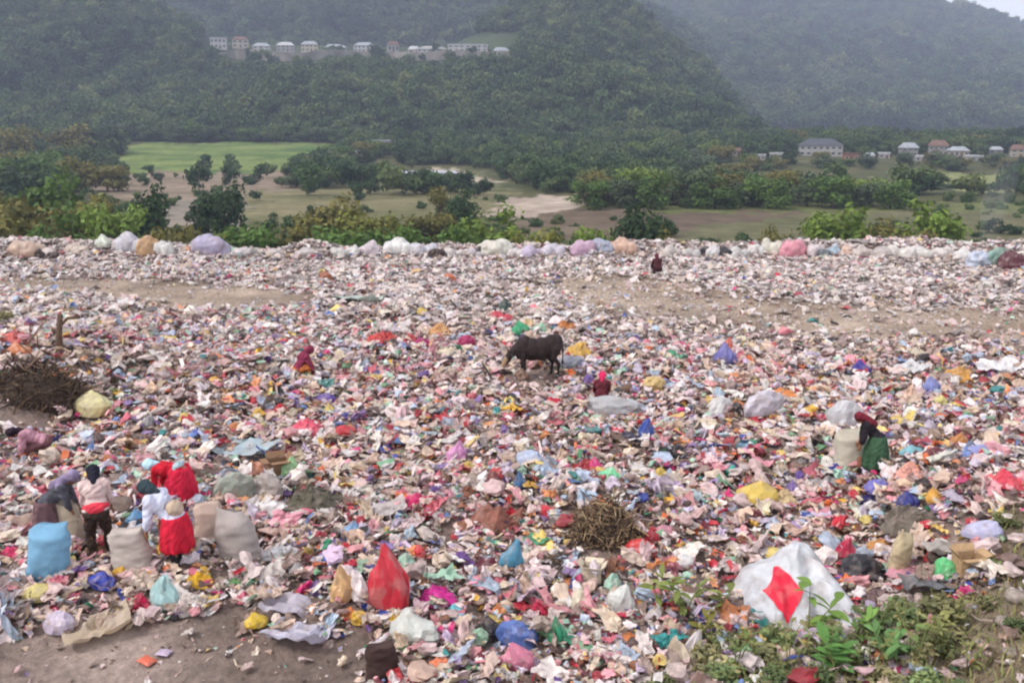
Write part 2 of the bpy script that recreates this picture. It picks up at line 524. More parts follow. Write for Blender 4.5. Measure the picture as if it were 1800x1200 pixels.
# ------------------------------------------------------------------ trees
def crown_mesh(name, seed, blobs, per, leaf, rx=0.5, rz=0.42, zc=0.6, tall=1.0):
    """leaf sprays in clumps; unit height 1, unit width 1"""
    rg = np.random.default_rng(seed)
    cs = []
    for i in range(blobs):
        d = rg.normal(size=3); d /= np.linalg.norm(d)
        q = rg.uniform(0.25, 0.72)
        cs.append((d[0] * rx * q, d[1] * rx * q, zc + d[2] * rz * q * tall, rg.uniform(0.12, 0.24)))
    V, F, Cc = [], [], []
    for (cx, cy, cz, cr) in cs:
        tone = rg.uniform(0.72, 1.22)
        n = int(per * (cr / 0.18) ** 2)
        d = rg.normal(size=(n, 3)); d /= np.linalg.norm(d, axis=1)[:, None]
        q = cr * rg.uniform(0.45, 1.12, n)
        p = np.stack([cx + d[:, 0] * q, cy + d[:, 1] * q, cz + d[:, 2] * q * 0.85], 1)
        nrm = d + rg.normal(size=(n, 3)) * 0.55 + np.array([0, 0, 0.35]); nrm /= np.linalg.norm(nrm, axis=1)[:, None]
        t = np.cross(nrm, rg.normal(size=(n, 3))); t /= np.linalg.norm(t, axis=1)[:, None]
        b = np.cross(nrm, t)
        s = leaf * rg.uniform(0.6, 1.4, n)[:, None]
        base = len(V) * 4 if False else sum(len(x) for x in V)
        quad = np.stack([p - t * s, p - b * s * 0.55, p + t * s, p + b * s * 0.55], 1).reshape(-1, 3)
        V.append(quad)
        F.append(base + np.arange(n * 4).reshape(n, 4))
        k = tone * rg.uniform(0.75, 1.25, n)
        hue = rg.uniform(-0.08, 0.08, n)
        Cc.append(np.stack([k * (1 + hue), k, k * (1 - hue), np.ones(n)], 1))
    return mesh_np(name, np.concatenate(V), np.concatenate(F), np.concatenate(Cc))

def trunk_mesh(name, seed, lean=0.05):
    rg = random.Random(seed)
    bm = bmesh.new()
    p = [(0, 0, -0.03), (rg.uniform(-lean, lean), rg.uniform(-lean, lean), 0.28), (rg.uniform(-lean, lean), rg.uniform(-lean, lean), 0.62)]
    tube(bm, p, [0.035, 0.026, 0.012], 7)
    for i in range(5):
        a = rg.uniform(0, 6.28); h = rg.uniform(0.2, 0.5)
        tube(bm, [(0, 0, h), (math.cos(a) * 0.15, math.sin(a) * 0.15, h + 0.13), (math.cos(a) * 0.28, math.sin(a) * 0.28, h + 0.24)], [0.016, 0.011, 0.005], 5)
    return mesh_bm(name, bm, True)

TREE_CROWNS = [crown_mesh('crown', 100 + i, 18, 70, 0.042, 0.55, 0.52, 0.52) for i in range(4)]
BUSH_CROWNS = [crown_mesh('crown', 120 + i, 18, 75, 0.044, 0.64, 0.55, 0.45) for i in range(4)]
THIN_CROWNS = [crown_mesh('crown', 140 + i, 9, 60, 0.042, 0.42, 0.46, 0.58) for i in range(3)]
TRUNKS = [trunk_mesh('trunk', 160 + i) for i in range(4)]
for me in TREE_CROWNS + BUSH_CROWNS + THIN_CROWNS: me.materials.append(M_LEAF)
for me in TRUNKS: me.materials.append(M_BARK)

GREEN = {'olive': (112, 108, 58), 'green': (84, 108, 52), 'bright green': (112, 132, 58), 'dark green': (56, 76, 46),
         'grey green': (86, 100, 70), 'yellow green': (128, 130, 62)}

def z_at(v, y):     # height that shows at photo row v at distance y
    return CAM_H + y * tan_el(v)

N_TREE = [0]
def tree(name, u, vtop, wpx, y, tone, label, group=None, kind='tree', zb=None):
    x = (u - 900) / FPX * (y * CP + (CAM_H + 8) * SP)
    z = gz(x, y) if zb is None else zb
    h = max(1.2, z_at(vtop, y) - z)
    w = wpx * mpp(x, y, z)
    i = N_TREE[0]; N_TREE[0] += 1
    rt = empty(name, (x, y, z - 0.05), RNG.uniform(0, 6.28))
    crowns = {'tree': TREE_CROWNS, 'bush': BUSH_CROWNS, 'thin': THIN_CROWNS}[kind]
    w = max(w, h * 0.45); h *= 1.2; w *= 1.25
    c = GREEN[tone]
    k = RNG.uniform(0.85, 1.15)
    link('crown', crowns[i % len(crowns)], None, rt, scale=(w, w, h), color=tuple(q * k for q in lin(c)[:3]) + (1,))
    link('trunk', TRUNKS[i % 4], None, rt, scale=(h * 0.9, h * 0.9, h))
    tag(rt, label, 'bush' if kind == 'bush' else 'tree', group)
    return rt

EDGE_TREES = [
    (25, 338, 130, 118, 'olive', 'bush', 'olive bushy tree at the left end of the flood plain thicket'),
    (88, 326, 120, 126, 'green', 'tree', 'tall green tree in the thicket above the peach heap'),
    (150, 345, 110, 118, 'olive', 'bush', 'brownish olive bush in the thicket above the pale green bundle'),
    (205, 362, 90, 112, 'bright green', 'bush', 'bright green bush right behind the white lilac heap'),
    (55, 372, 130, 96, 'olive', 'bush', 'low olive bush over the dump brow behind the peach heap'),
    (125, 384, 110, 94, 'green', 'bush', 'low green bush over the brow between peach heap and green bundle'),
    (262, 334, 84, 130, 'dark green', 'tree', 'dark green tree standing behind the tan bundle'),
    (300, 400, 90, 92, 'olive', 'bush', 'flat olive bush between tan bundle and lavender heap'),
    (396, 324, 88, 150, 'dark green', 'tree', 'round dark green tree alone on pale sand'),
    (358, 374, 46, 146, 'dark green', 'bush', 'small dark bush left of the round lone tree'),
    (370, 408, 90, 92, 'yellow green', 'bush', 'yellow green scrub just behind the lavender heap'),
    (440, 398, 110, 98, 'green', 'bush', 'green scrub right of the lavender heap'),
    (520, 392, 110, 100, 'olive', 'bush', 'wide olive scrub left of the white bags on the brow'),
    (582, 362, 110, 122, 'olive', 'tree', 'brown tinged olive tree above the scrub'),
    (655, 366, 90, 120, 'yellow green', 'bush', 'yellow green shrub above the pale pink bag'),
    (610, 400, 120, 96, 'green', 'bush', 'low green scrub behind the brow left of the pink bag'),
    (700, 402, 100, 96, 'green', 'bush', 'low green scrub behind the white bag on the brow'),
    (772, 332, 46, 165, 'olive', 'thin', 'slim olive tree standing left of its darker neighbour'),
    (812, 342, 66, 156, 'dark green', 'tree', 'dark green tree at the edge of the pale sand bar'),
    (752, 376, 80, 130, 'olive', 'bush', 'olive bush below the slim olive tree'),
    (790, 400, 90, 98, 'green', 'bush', 'green bush behind the brow between white bag and cream heap'),
    (885, 376, 120, 106, 'bright green', 'bush', 'bright green bush behind the cream heap'),
    (935, 398, 80, 98, 'yellow green', 'bush', 'yellow green bush behind the lilac bag'),
    (1036, 400, 60, 96, 'bright green', 'bush', 'small bright green bush behind the mauve heap'),
    (1122, 362, 90, 112, 'dark green', 'tree', 'dark tree standing right behind the peach orange heap'),
    (1165, 420, 60, 90, 'olive', 'bush', 'low olive bush right of the dark tree on the brow'),
    (1370, 394, 60, 96, 'olive', 'bush', 'small olive bush above the cream bundle'),
    (1308, 424, 60, 90, 'olive', 'bush', 'low olive bush behind the small white bundle on the brow'),
    (1478, 362, 110, 114, 'bright green', 'tree', 'spreading bright green tree above the light blue bundle'),
    (1545, 398, 90, 104, 'olive', 'bush', 'olive bush between the two bright green trees'),
    (1638, 364, 122, 110, 'bright green', 'tree', 'rounded bright green tree above the right end of the brow'),
    (1592, 404, 80, 100, 'olive', 'bush', 'olive bush at the left foot of the rounded bright tree'),
    (1735, 432, 50, 90, 'grey green', 'bush', 'little grey green bush behind the light blue and teal bundles'),
]
for (u, vt, w, y, tone, k, lab) in EDGE_TREES:
    tree('bush' if k == 'bush' else 'tree', u, vt, w, y, tone, lab, 'trees and bushes behind the brow of the dump', k)

for (u, vt, w, y, tone, lab) in [
    (536, 290, 74, 300, 'dark green', 'dark round tree right of the bright green field'),
    (572, 300, 60, 290, 'green', 'green tree below the track at the end of the field'),
    (520, 310, 50, 280, 'grey green', 'grey green tree beside the dark round tree by the field'),
    (456, 288, 30, 320, 'dark green', 'thin dark tree on the bare strip below the field'),
    (205, 306, 40, 290, 'dark green', 'small dark tree on the pinkish bare ground left'),
    (640, 288, 60, 320, 'grey green', 'grey green tree left of the pale water')]:
    tree('tree', u, vt, w, y, tone, lab, 'trees on the flood plain', 'thin' if w < 40 else 'tree')

ORD = ['first', 'second', 'third', 'fourth', 'fifth', 'sixth', 'seventh', 'eighth', 'ninth', 'tenth', 'eleventh', 'twelfth', 'thirteenth', 'fourteenth', 'fifteenth',
       'sixteenth', 'seventeenth', 'eighteenth', 'nineteenth', 'twentieth', 'twenty-first', 'twenty-second', 'twenty-third', 'twenty-fourth', 'twenty-fifth', 'twenty-sixth', 'twenty-seventh', 'twenty-eighth', 'twenty-ninth', 'thirtieth']
def tree_rows(rows, what, phrase, group, kind):
    """rows of (u, vtop, width, distance, tone); each is told by its tone and its rank from the left"""
    seen = {}
    for (u, vt, w, y, tone) in sorted(rows):
        k = seen.get(tone, 0); seen[tone] = k + 1
        tree('tree', u, vt, w, y, tone, f'{ORD[k]} {tone} {what} from the left {phrase}', group, kind)
U_ = lambda a, b: float(RNG.uniform(a, b))
tree_rows([(u + U_(-8, 8), 304 + U_(-10, 14) + (6 if u > 1400 else 0), U_(56, 84), 204 + (k * 37 % 5) * 7, ['green', 'olive', 'dark green', 'grey green', 'bright green'][k % 5])
           for k, u in enumerate(np.arange(1040, 1572, 21))], 'tree', 'in the dense long grove below the village', 'trees in the long grove', 'bush')
tree_rows([(u + U_(-6, 6), 335 + U_(-4, 8), U_(46, 66), 280 + U_(-8, 8), ['dark green', 'grey green'][k % 2])
           for k, u in enumerate(np.arange(1560, 1850, 26))], 'hedge tree', 'in the low dark hedge', 'low trees of the dark hedge', 'bush')
rows = []
for k in range(80):
    u = U_(580, 1300); y = U_(330, 500)
    v0 = project(0, y, gz(0, y))[1]
    if 670 < u < 840 and y < 425: continue
    rows.append((u, v0 - U_(18, 32), U_(34, 60), y, ['green', 'grey green', 'dark green', 'olive', 'bright green'][k % 5]))
tree_rows(rows, 'tree', 'among those scattered in the mid valley', 'trees scattered across the middle of the valley', 'bush')
rows = []
for k in range(34):
    u = U_(-80, 190); y = U_(220, 480)
    v0 = project(0, y, gz(0, y))[1]
    rows.append((u, v0 - U_(34, 64), U_(54, 90), y, ['green', 'grey green', 'olive', 'dark green'][k % 4]))
tree_rows(rows, 'tree', 'at the foot of the left slope', 'trees at the foot of the left slope', 'bush')
rows = []
for k in range(60):
    u = U_(1180, 1880); y = U_(455, 560) if k % 5 < 3 else U_(375, 405)
    v0 = project(0, y, gz(0, y))[1]
    rows.append((u, v0 - U_(12, 26), U_(24, 46), y, ['green', 'grey green', 'dark green', 'olive'][k % 4]))
tree_rows(rows, 'small tree', 'between the village houses', 'trees between the village houses', 'bush')
tree_rows([(200 + k * 17 + U_(-6, 6), 222 + U_(-10, 12), U_(30, 48), U_(525, 545), ['dark green', 'grey green', 'green'][k % 3]) for k in range(26)],
          'tree', 'along the far edge of the bright field', 'trees lining the far edge of the field', 'bush')

# ------------------------------------------------------------------ woods on the hills: one mass per hill, crowns set out by geometry nodes
WOOD_VARIANTS = []
for i in range(5):
    me = crown_mesh('wood_crown', 200 + i, 11, 44, 0.058, 0.55, 0.44, 0.50)
    me.materials.append(M_WOODS)
    WOOD_VARIANTS.append(bpy.data.objects.new('wood_crown', me))      # not linked: only instanced

def woods(name, hill, n, size, label, skip=None):
    x, y, z = hill_points(hill, n, skip)
    set_out(name, x, y, z, size, label)

def hill_points(hill, n, skip):
    h = HILLS[hill]
    u0, u1 = hill_u_range(hill)
    u0 = max(u0, -260); u1 = min(u1, 2100)
    u = RNG.uniform(u0, u1, n)
    y = np.sqrt(RNG.uniform(h['r0'] ** 2, (h['r1'] * 1.06) ** 2, n))
    x = a_of(u) * y
    z = hill_z(hill, x, y)
    pu, pv = project(x, y, z)
    keep = (pv > -90)
    dens = fbm(x / 60, y / 60, 81, 2)
    keep &= (dens > 0.16 + RNG.uniform(-0.1, 0.1, n))
    if skip is not None: keep &= ~skip(pu, pv)
    return x[keep], y[keep], z[keep]

def set_out(name, x, y, z, size, label):
    m = len(x)
    s = size * np.clip(RNG.lognormal(-0.05, 0.42, m), 0.4, 1.7)
    me = bpy.data.meshes.new(name)
    me.vertices.add(m)
    me.vertices.foreach_set('co', np.stack([x, y, z - 0.6], 1).astype(np.float32).ravel())
    at = me.attributes.new('sz', 'FLOAT_VECTOR', 'POINT')
    at.data.foreach_set('vector', np.stack([s, s, s * RNG.uniform(0.75, 1.2, m)], 1).astype(np.float32).ravel())
    at = me.attributes.new('rot', 'FLOAT_VECTOR', 'POINT')
    at.data.foreach_set('vector', np.stack([np.zeros(m), np.zeros(m), RNG.uniform(0, 6.28, m)], 1).astype(np.float32).ravel())
    at = me.attributes.new('pick', 'INT', 'POINT')
    at.data.foreach_set('value', RNG.integers(0, 5, m).astype(np.int32))
    o = link(name, me)
    ng = bpy.data.node_groups.new('set_out_crowns', 'GeometryNodeTree')
    ng.interface.new_socket('Geometry', in_out='INPUT', socket_type='NodeSocketGeometry')
    ng.interface.new_socket('Geometry', in_out='OUTPUT', socket_type='NodeSocketGeometry')
    gi = ng.nodes.new('NodeGroupInput'); go = ng.nodes.new('NodeGroupOutput')
    mp = ng.nodes.new('GeometryNodeMeshToPoints')
    ip = ng.nodes.new('GeometryNodeInstanceOnPoints'); ip.inputs['Pick Instance'].default_value = True
    jn = ng.nodes.new('GeometryNodeGeometryToInstance')
    for w in WOOD_VARIANTS:
        oi = ng.nodes.new('GeometryNodeObjectInfo'); oi.inputs['Object'].default_value = w
        ng.links.new(oi.outputs['Geometry'], jn.inputs[0])
    def attr(nm, typ):
        a = ng.nodes.new('GeometryNodeInputNamedAttribute'); a.data_type = typ; a.inputs['Name'].default_value = nm
        return a.outputs['Attribute']
    ng.links.new(gi.outputs[0], mp.inputs[0])
    ng.links.new(mp.outputs[0], ip.inputs['Points'])
    ng.links.new(jn.outputs[0], ip.inputs['Instance'])
    ng.links.new(attr('pick', 'INT'), ip.inputs['Instance Index'])
    er = ng.nodes.new('FunctionNodeEulerToRotation')
    ng.links.new(attr('rot', 'FLOAT_VECTOR'), er.inputs[0])
    ng.links.new(er.outputs[0], ip.inputs['Rotation'])
    ng.links.new(attr('sz', 'FLOAT_VECTOR'), ip.inputs['Scale'])
    ng.links.new(ip.outputs[0], go.inputs[0])
    md = o.modifiers.new('crowns', 'NODES'); md.node_group = ng
    tag(o, label, 'woodland', kind='stuff')

def shelf(pu, pv): return (pu > 350) & (pu < 920) & (pv > 60) & (pv < 128) & ((RNG.uniform(0, 1, len(pu)) > 0.04) | (pv < 100))
woods('woodland', 'green_hill', 17000, 10.5, 'dense green woodland covering the nearer hill', shelf)
woods('woodland', 'blue_ridge', 6000, 16.0, 'hazy woodland on the ridge behind the hillside houses')
woods('woodland', 'far_hill', 14000, 19.0, 'blue hazy woodland covering the far hill on the right')
def valley_scrub():
    n = 17000
    u = RNG.uniform(-150, 1950, n); y = np.sqrt(RNG.uniform(85 ** 2, 560 ** 2, n)); x = a_of(u) * y
    z = ground_z(x, y); pu, pv = project(x, y, z)
    pv2 = pv + (fbm(pu / 40, pv / 9, 57, 3) - 0.5) * 14
    d = np.full(n, 0.42) * (fbm(x / 22, y / 22, 83, 2) > 0.46)
    d[(y < 124) & (pu < 980)] = 0.95                      # thicket right behind the brow
    d[(y < 118) & (pu > 1250) & (pu < 1720)] = 0.75
    d[in_poly(pu, pv2, [(560, 236), (1320, 236), (1320, 300), (1040, 345), (880, 322), (830, 296), (560, 300)])] = 0.95      # belt of trees in mid valley
    d[in_poly(pu, pv2, [(1180, 236), (1950, 236), (1950, 276), (1180, 282)])] = 0.8
    d[in_poly(pu, pv2, [(-150, 236), (200, 240), (190, 300), (120, 345), (-150, 360)])] = 0.9
    d[in_poly(pu, pv2, [(190, 304), (235, 250), (480, 248), (640, 252), (560, 288), (450, 304)])] = 0.0
    d[in_poly(pu, pv2, [(120, 298), (520, 298), (500, 345), (130, 348)])] = 0.03
    d[in_poly(pu, pv2, [(840, 385), (900, 345), (1040, 335), (1010, 374)])] = 0.0
    d[in_poly(pu, pv2, [(660, 290), (850, 290), (910, 330), (670, 330)])] = 0.0
    d[in_poly(pu, pv2, [(1150, 374), (1480, 374), (1500, 405), (1180, 408)])] = 0.03
    d[in_poly(pu, pv2, [(1560, 308), (1980, 300), (1980, 340), (1590, 330)])] = 0.02
    for (uu, wp, hp, yy, *_r) in VIL: d[(np.abs(pu - uu) < wp * 0.75 + 6) & (y < yy + 6) & (y > yy - 150)] = 0
    k = RNG.uniform(0, 1, n) < d
    big = (pv[k] < 345)
    set_out('valley_scrub', x[k], y[k], z[k] + np.where(big, 0.1, -0.35), np.where(big, 6.0, np.where(y[k] < 130, 3.0, 2.4)), 'low scrub and small trees growing over the valley floor')
# ------------------------------------------------------------------ houses
def hip_roof(bm, w, d, z, h, over=0.5, hip=0.25):
    x, y = w / 2 + over, d / 2 + over
    lo = [bm.verts.new(p) for p in ((-x, -y, z), (x, -y, z), (x, y, z), (-x, y, z))]
    r0 = bm.verts.new((-x + w * hip, 0, z + h)); r1 = bm.verts.new((x - w * hip, 0, z + h))
    for f in ((lo[0], lo[1], r1, r0), (lo[1], lo[2], r1), (lo[2], lo[3], r0, r1), (lo[3], lo[0], r0), lo[::-1]): bm.faces.new(f)

M_PANE = mat_plain('dark_window_glass', lin((52, 58, 66)), 0.2, 2.0, 0.2, spec=0.5)
M_FRAME = mat_plain('window_frame_paint', lin((200, 198, 192)), 0.6, 2.0, 0.1)

def house(name, pos, w, h, wall, roof, label, group=None, storeys=1, nwin=3, roof_h=None, flat=False, d=None, yaw=None):
    x, y, z = pos
    d = d or max(5.0, w * 0.5)
    rt = empty(name, (x, y + d / 2, z), yaw if yaw is not None else -math.atan2(x, y) * 0.6 + RNG.uniform(-0.2, 0.2))
    mw = mat_plain('wall_%d_%d_%d' % wall, lin(wall), 0.9, 0.5, 0.18)
    mr = mat_plain('roof_%d_%d_%d' % roof, lin(roof), 0.7, 0.6, 0.25)
    bm = bmesh.new(); box(bm, (0, 0, h / 2 - 0.5), (w, d, h + 1.0))
    link('wall', mesh_bm('wall', bm), mw, rt)
    bm = bmesh.new()
    if flat:
        box(bm, (0, 0, h + 0.15), (w + 0.6, d + 0.6, 0.3)); 
        for s in (-1, 1): box(bm, (0, s * (d / 2 + 0.2), h + 0.55), (w + 0.58, 0.14, 0.5))
    else:
        hip_roof(bm, w, d, h + 0.01, roof_h or h * 0.4)
    link('roof', mesh_bm('roof', bm), mr, rt)
    sh = h / storeys
    pitch = w / nwin
    for s in range(storeys):
        for k in range(nwin):
            cx = -w / 2 + pitch * (k + 0.5)
            if s == 0 and k == nwin // 2:
                bm = bmesh.new(); box(bm, (cx, -d / 2 - 0.02, sh * 0.36), (min(1.4, pitch * 0.5), 0.12, sh * 0.72))
                link('door', mesh_bm('door', bm), mat_plain('door_wood', lin((96, 74, 58)), 0.7, 3, 0.2), rt)
                continue
            ww, wh = min(pitch * 0.52, sh * 0.8), sh * 0.42
            bm = bmesh.new(); box(bm, (cx, -d / 2 - 0.02, sh * (s + 0.55)), (ww + 0.24, 0.12, wh + 0.24))
            wi = link('window', mesh_bm('window', bm), M_FRAME, rt)
            bm = bmesh.new(); box(bm, (cx, -d / 2 - 0.06, sh * (s + 0.55)), (ww, 0.1, wh))
            link('pane', mesh_bm('pane', bm), M_PANE, wi)
    tag(rt, label, 'house' if w < 20 else 'building', group)

WHITE, CREAM, GREYW, BRICK = (178, 176, 174), (178, 168, 152), (152, 150, 148), (160, 104, 80)
TIN, SLATE, RUST, PALE = (150, 154, 160), (76, 78, 86), (112, 86, 76), (178, 178, 180)
def place(u, vb, y):
    x = (u - 900) / FPX * (y * CP + (CAM_H + 8) * SP)
    return (x, y, gz(x, y))
VIL = [   # u, width px, height px, distance, wall, roof, storeys, windows, flat, label
    (1446, 82, 26, 440, WHITE, SLATE, 2, 7, False, 'large two storey white building with dark hipped roof in the village'),
    (1497, 26, 17, 415, BRICK, RUST, 1, 3, True, 'rust orange brick house beside the large white building'),
    (1226, 26, 14, 430, WHITE, SLATE, 1, 3, False, 'white house under a dark roof at the left of the village'),
    (1256, 28, 10, 410, WHITE, PALE, 1, 3, True, 'low flat white house at the left of the village'),
    (1334, 26, 11, 420, WHITE, PALE, 1, 3, True, 'flat white house between tree and large building'),
    (1366, 24, 10, 428, CREAM, PALE, 1, 3, True, 'cream flat house just left of the large white building'),
    (1531, 18, 12, 420, WHITE, TIN, 1, 2, False, 'small white house right of the brick house'),
    (1556, 20, 11, 430, WHITE, PALE, 1, 2, True, 'small white flat house second right of the brick house'),
    (1598, 32, 20, 440, GREYW, TIN, 2, 3, False, 'grey two storey house with tin roof among the village trees'),
    (1650, 36, 22, 445, GREYW, RUST, 2, 4, False, 'grey house with rusty roof in the middle of the right village'),
    (1686, 36, 16, 435, CREAM, TIN, 1, 4, False, 'cream house with tin roof right of the rusty roof'),
    (1716, 24, 10, 420, WHITE, PALE, 1, 2, True, 'low white house below the cream house'),
    (1790, 24, 18, 440, CREAM, RUST, 2, 2, False, 'cream house with rusty roof at the right edge of the village'),
    (1752, 24, 12, 450, GREYW, TIN, 1, 2, False, 'grey tin roofed house left of the last village house'),
    (1296, 16, 12, 440, CREAM, RUST, 1, 2, False, 'small cream house with rusty roof in the village trees'),
    (1620, 20, 10, 418, WHITE, PALE, 1, 2, True, 'low white house in front of the grey two storey house'),
    (672, 34, 22, 470, GREYW, TIN, 2, 3, True, 'grey concrete house standing alone between valley trees'),
    (637, 24, 10, 440, CREAM, PALE, 1, 2, True, 'low pale house left of the lone concrete house'),
    (160, 24, 9, 410, WHITE, PALE, 1, 2, False, 'small white hut left of the bright green field'),
]
valley_scrub()
for (u, wp, hp, y, wall, roof, st, nw, fl, lab) in VIL:
    p = place(u, 0, y); k = mpp(*p)
    house('house' if wp < 60 else 'building', p, wp * k * 0.88, hp * k * 0.72, tuple(int(c * 0.88) for c in wall), roof, lab, 'houses of the valley', st, nw, hp * k * 0.45, fl)

def terrace_wall():
    pts = [hit_hill('green_hill', u, 101) for u in np.arange(372, 905, 12)]
    bm = bmesh.new(); lo = []
    for (x, y, z) in pts:
        y -= 9; h = 2.5 + 4.0 * float(vnoise(np.array([x / 26]), np.array([0.0]), 3)[0])
        lo.append([bm.verts.new(c) for c in ((x, y, z - 4), (x, y, z + h), (x, y + 1.2, z + h), (x, y + 1.2, z - 4))])
    for a, b in zip(lo, lo[1:]):
        for k in range(4): bm.faces.new((a[k], b[k], b[(k + 1) % 4], a[(k + 1) % 4]))
    bm.faces.new(lo[0][::-1]); bm.faces.new(lo[-1])
    m = mat_plain('pale_retaining_wall', lin((140, 134, 126)), 0.9, 0.08, 0.5)
    tag(link('retaining_wall', mesh_bm('retaining_wall', bm), m), 'long pale retaining wall below the row of hillside houses', 'wall')
terrace_wall()
HILLH = [
    (822, 98, 66, 15, WHITE, PALE, 3, 7, 'long bright white building at the right end of the hillside terrace'),
    (760, 98, 50, 12, WHITE, GREYW, 2, 6, 'pale grey building left of the long white hillside building'),
    (728, 99, 18, 8, CREAM, PALE, 1, 2, 'small cream house at the left of the pale hillside building'),
    (880, 103, 32, 8, CREAM, TIN, 1, 4, 'low pale house at the far right of the hillside terrace'),
    (640, 97, 42, 12, WHITE, TIN, 2, 5, 'white house in the middle of the hillside terrace'),
    (590, 96, 36, 11, GREYW, TIN, 2, 4, 'grey house left of the white mid terrace house'),
    (545, 96, 32, 10, CREAM, TIN, 2, 4, 'cream house right of the terrace centre gap'),
    (500, 94, 34, 10, GREYW, PALE, 2, 4, 'pale grey house on the left half of the hillside terrace'),
    (462, 92, 30, 10, WHITE, TIN, 2, 3, 'white house on the left half of the hillside terrace'),
    (425, 90, 26, 12, CREAM, RUST, 2, 3, 'cream house with brownish roof on the hillside terrace'),
    (388, 86, 32, 15, WHITE, PALE, 2, 4, 'bright white house at the left end of the hillside terrace'),
    (692, 97, 22, 10, GREYW, RUST, 1, 3, 'brownish roofed house right of the white mid terrace house'),
]
for (u, vb, wp, hp, wall, roof, st, nw, lab) in HILLH:
    p = hit_hill('green_hill', u, vb); k = mpp(*p)
    house('house' if wp < 45 else 'building', (p[0], p[1] - 6 + RNG.uniform(-4, 10), p[2] + RNG.uniform(-1.5, 3)), wp * k * RNG.uniform(0.8, 1.1), hp * k * RNG.uniform(0.85, 1.35), wall, roof, lab, 'houses on the hillside terrace', st, nw, 3, hp > 13)

# ------------------------------------------------------------------ soft things: bags, cloths, sheets, sacks
def n3(p, f, seed):
    """cheap 3-D noise from three 2-D slices, 0..1"""
    return (vnoise(p[:, 0] * f + 7.1, p[:, 1] * f + 3.3, seed) + vnoise(p[:, 1] * f + 1.7, p[:, 2] * f + 9.2, seed + 5) + vnoise(p[:, 2] * f + 4.4, p[:, 0] * f + 6.1, seed + 9)) / 3

def crease(p, f, seed):
    return 1 - np.abs(n3(p, f, seed) - 0.5) * 5.0

def ico(sub):
    bm = bmesh.new(); bmesh.ops.create_icosphere(bm, subdivisions=sub, radius=1.0)
    bm.verts.ensure_lookup_table()
    v = np.array([q.co[:] for q in bm.verts]); f = np.array([[q.index for q in t.verts] for t in bm.faces])
    bm.free(); return v, f

ICO4 = ico(4); ICO3 = ico(3); ICO2 = ico(2); ICO1 = ico(1)

def bag_mesh(seed, knot=True):
    """a full crumpled carrier bag, unit width, sitting on z=0"""
    rg = np.random.default_rng(seed)
    v, f = ICO3; v = v.copy(); p = v + seed * 1.37
    r = 1 + 0.50 * (n3(p, 1.1, seed) - 0.5) * 2 + 0.22 * crease(p, 2.3, seed + 3) + 0.15 * crease(p, 4.6, seed + 8) + 0.05 * crease(p, 9, seed + 11)
    v *= (r / 1.18)[:, None]
    v[:, 0] *= rg.uniform(0.85, 1.1); v[:, 1] *= rg.uniform(0.6, 0.9)
    if knot:                                   # gathered ears at the top
        t = np.clip((v[:, 2] - 0.55) / 0.5, 0, 1)
        ax = rg.uniform(-0.5, 0.5)
        v[:, 0] = v[:, 0] * (1 - 0.55 * t) + ax * t; v[:, 1] *= (1 - 0.65 * t); v[:, 2] += t * rg.uniform(0.1, 0.45)
    z = v[:, 2]
    v[:, 2] = np.where(z < -0.35, -0.35 + (z + 0.35) * 0.25, z) + 0.42
    v *= 0.5
    v[:, 2] *= 0.85
    me = mesh_np('bag', v, f, None, False); me.materials.append(M_BAG); return me

def cloth_mesh(seed, flat=1.0):
    """a dropped, rumpled cloth: unit width"""
    rg = np.random.default_rng(seed)
    nr, na = 17, 40
    r = np.linspace(0, 1, nr); a = np.linspace(0, 2 * math.pi, na, endpoint=False)
    Rr, A = np.meshgrid(r, a, indexing='ij')
    out = 0.5 * (0.55 + 0.55 * vnoise(np.cos(A) * 1.8 + seed, np.sin(A) * 1.8, seed) + 0.35 * vnoise(np.cos(A) * 5 + seed, np.sin(A) * 5, seed + 4))
    x = Rr * np.cos(A) * out; y = Rr * np.sin(A) * out * rg.uniform(0.6, 0.95)
    p = np.stack([x.ravel(), y.ravel(), (x * 0).ravel()], 1); rr = Rr.ravel()
    th = rg.uniform(0, 3.14); q = p[:, 0] * math.cos(th) + p[:, 1] * math.sin(th)
    folds = 1 - np.abs(np.sin(q * 9 + 6 * n3(p, 3, seed)))
    hgt = (1 - rr ** 2) * (0.04 + 0.55 * np.clip(n3(p, 3.4, seed + 2) - 0.28, 0, 1)) + 0.13 * folds * (1 - rr ** 3) + 0.08 * crease(p, 7, seed + 4) * (1 - rr ** 4)
    p[:, :2] += rg.normal(size=(len(p), 2)) * 0.012 * (rr > 0)[:, None]
    v = np.stack([p[:, 0], p[:, 1], np.maximum(hgt, -0.01) * flat - 0.02 * rr], 1)
    me = mesh_np('cloth', v, grid_faces(na, nr, True), None, False); me.materials.append(M_CLOTH); return me

def sheet_mesh(seed):
    """a creased plastic sheet with lifted corners"""
    rg = np.random.default_rng(seed)
    n = 15
    s = np.linspace(-0.5, 0.5, n); X, Y = np.meshgrid(s, s, indexing='ij')
    p = np.stack([X.ravel(), Y.ravel() * 0.8, 0 * X.ravel()], 1)
    edge = 0.10 * (n3(p * 4 + seed, 1.4, seed) - 0.5)
    p[:, 0] *= 1 + edge * 2; p[:, 1] *= 1 - edge * 2.5
    k1 = rg.uniform(-0.5, 0.9); k2 = rg.uniform(-0.5, 0.9)
    z = 0.30 * n3(p, 3.2, seed) + 0.10 * crease(p, 6.5, seed + 1) + k1 * (np.clip(p[:, 0], 0, 1)) ** 2 + k2 * (np.clip(-p[:, 1], 0, 1)) ** 2
    v = np.stack([p[:, 0], p[:, 1], z - z.min() * 0.6 - 0.05], 1)
    me = mesh_np('sheet', v, grid_faces(n, n), None, False); me.materials.append(M_BAG); return me

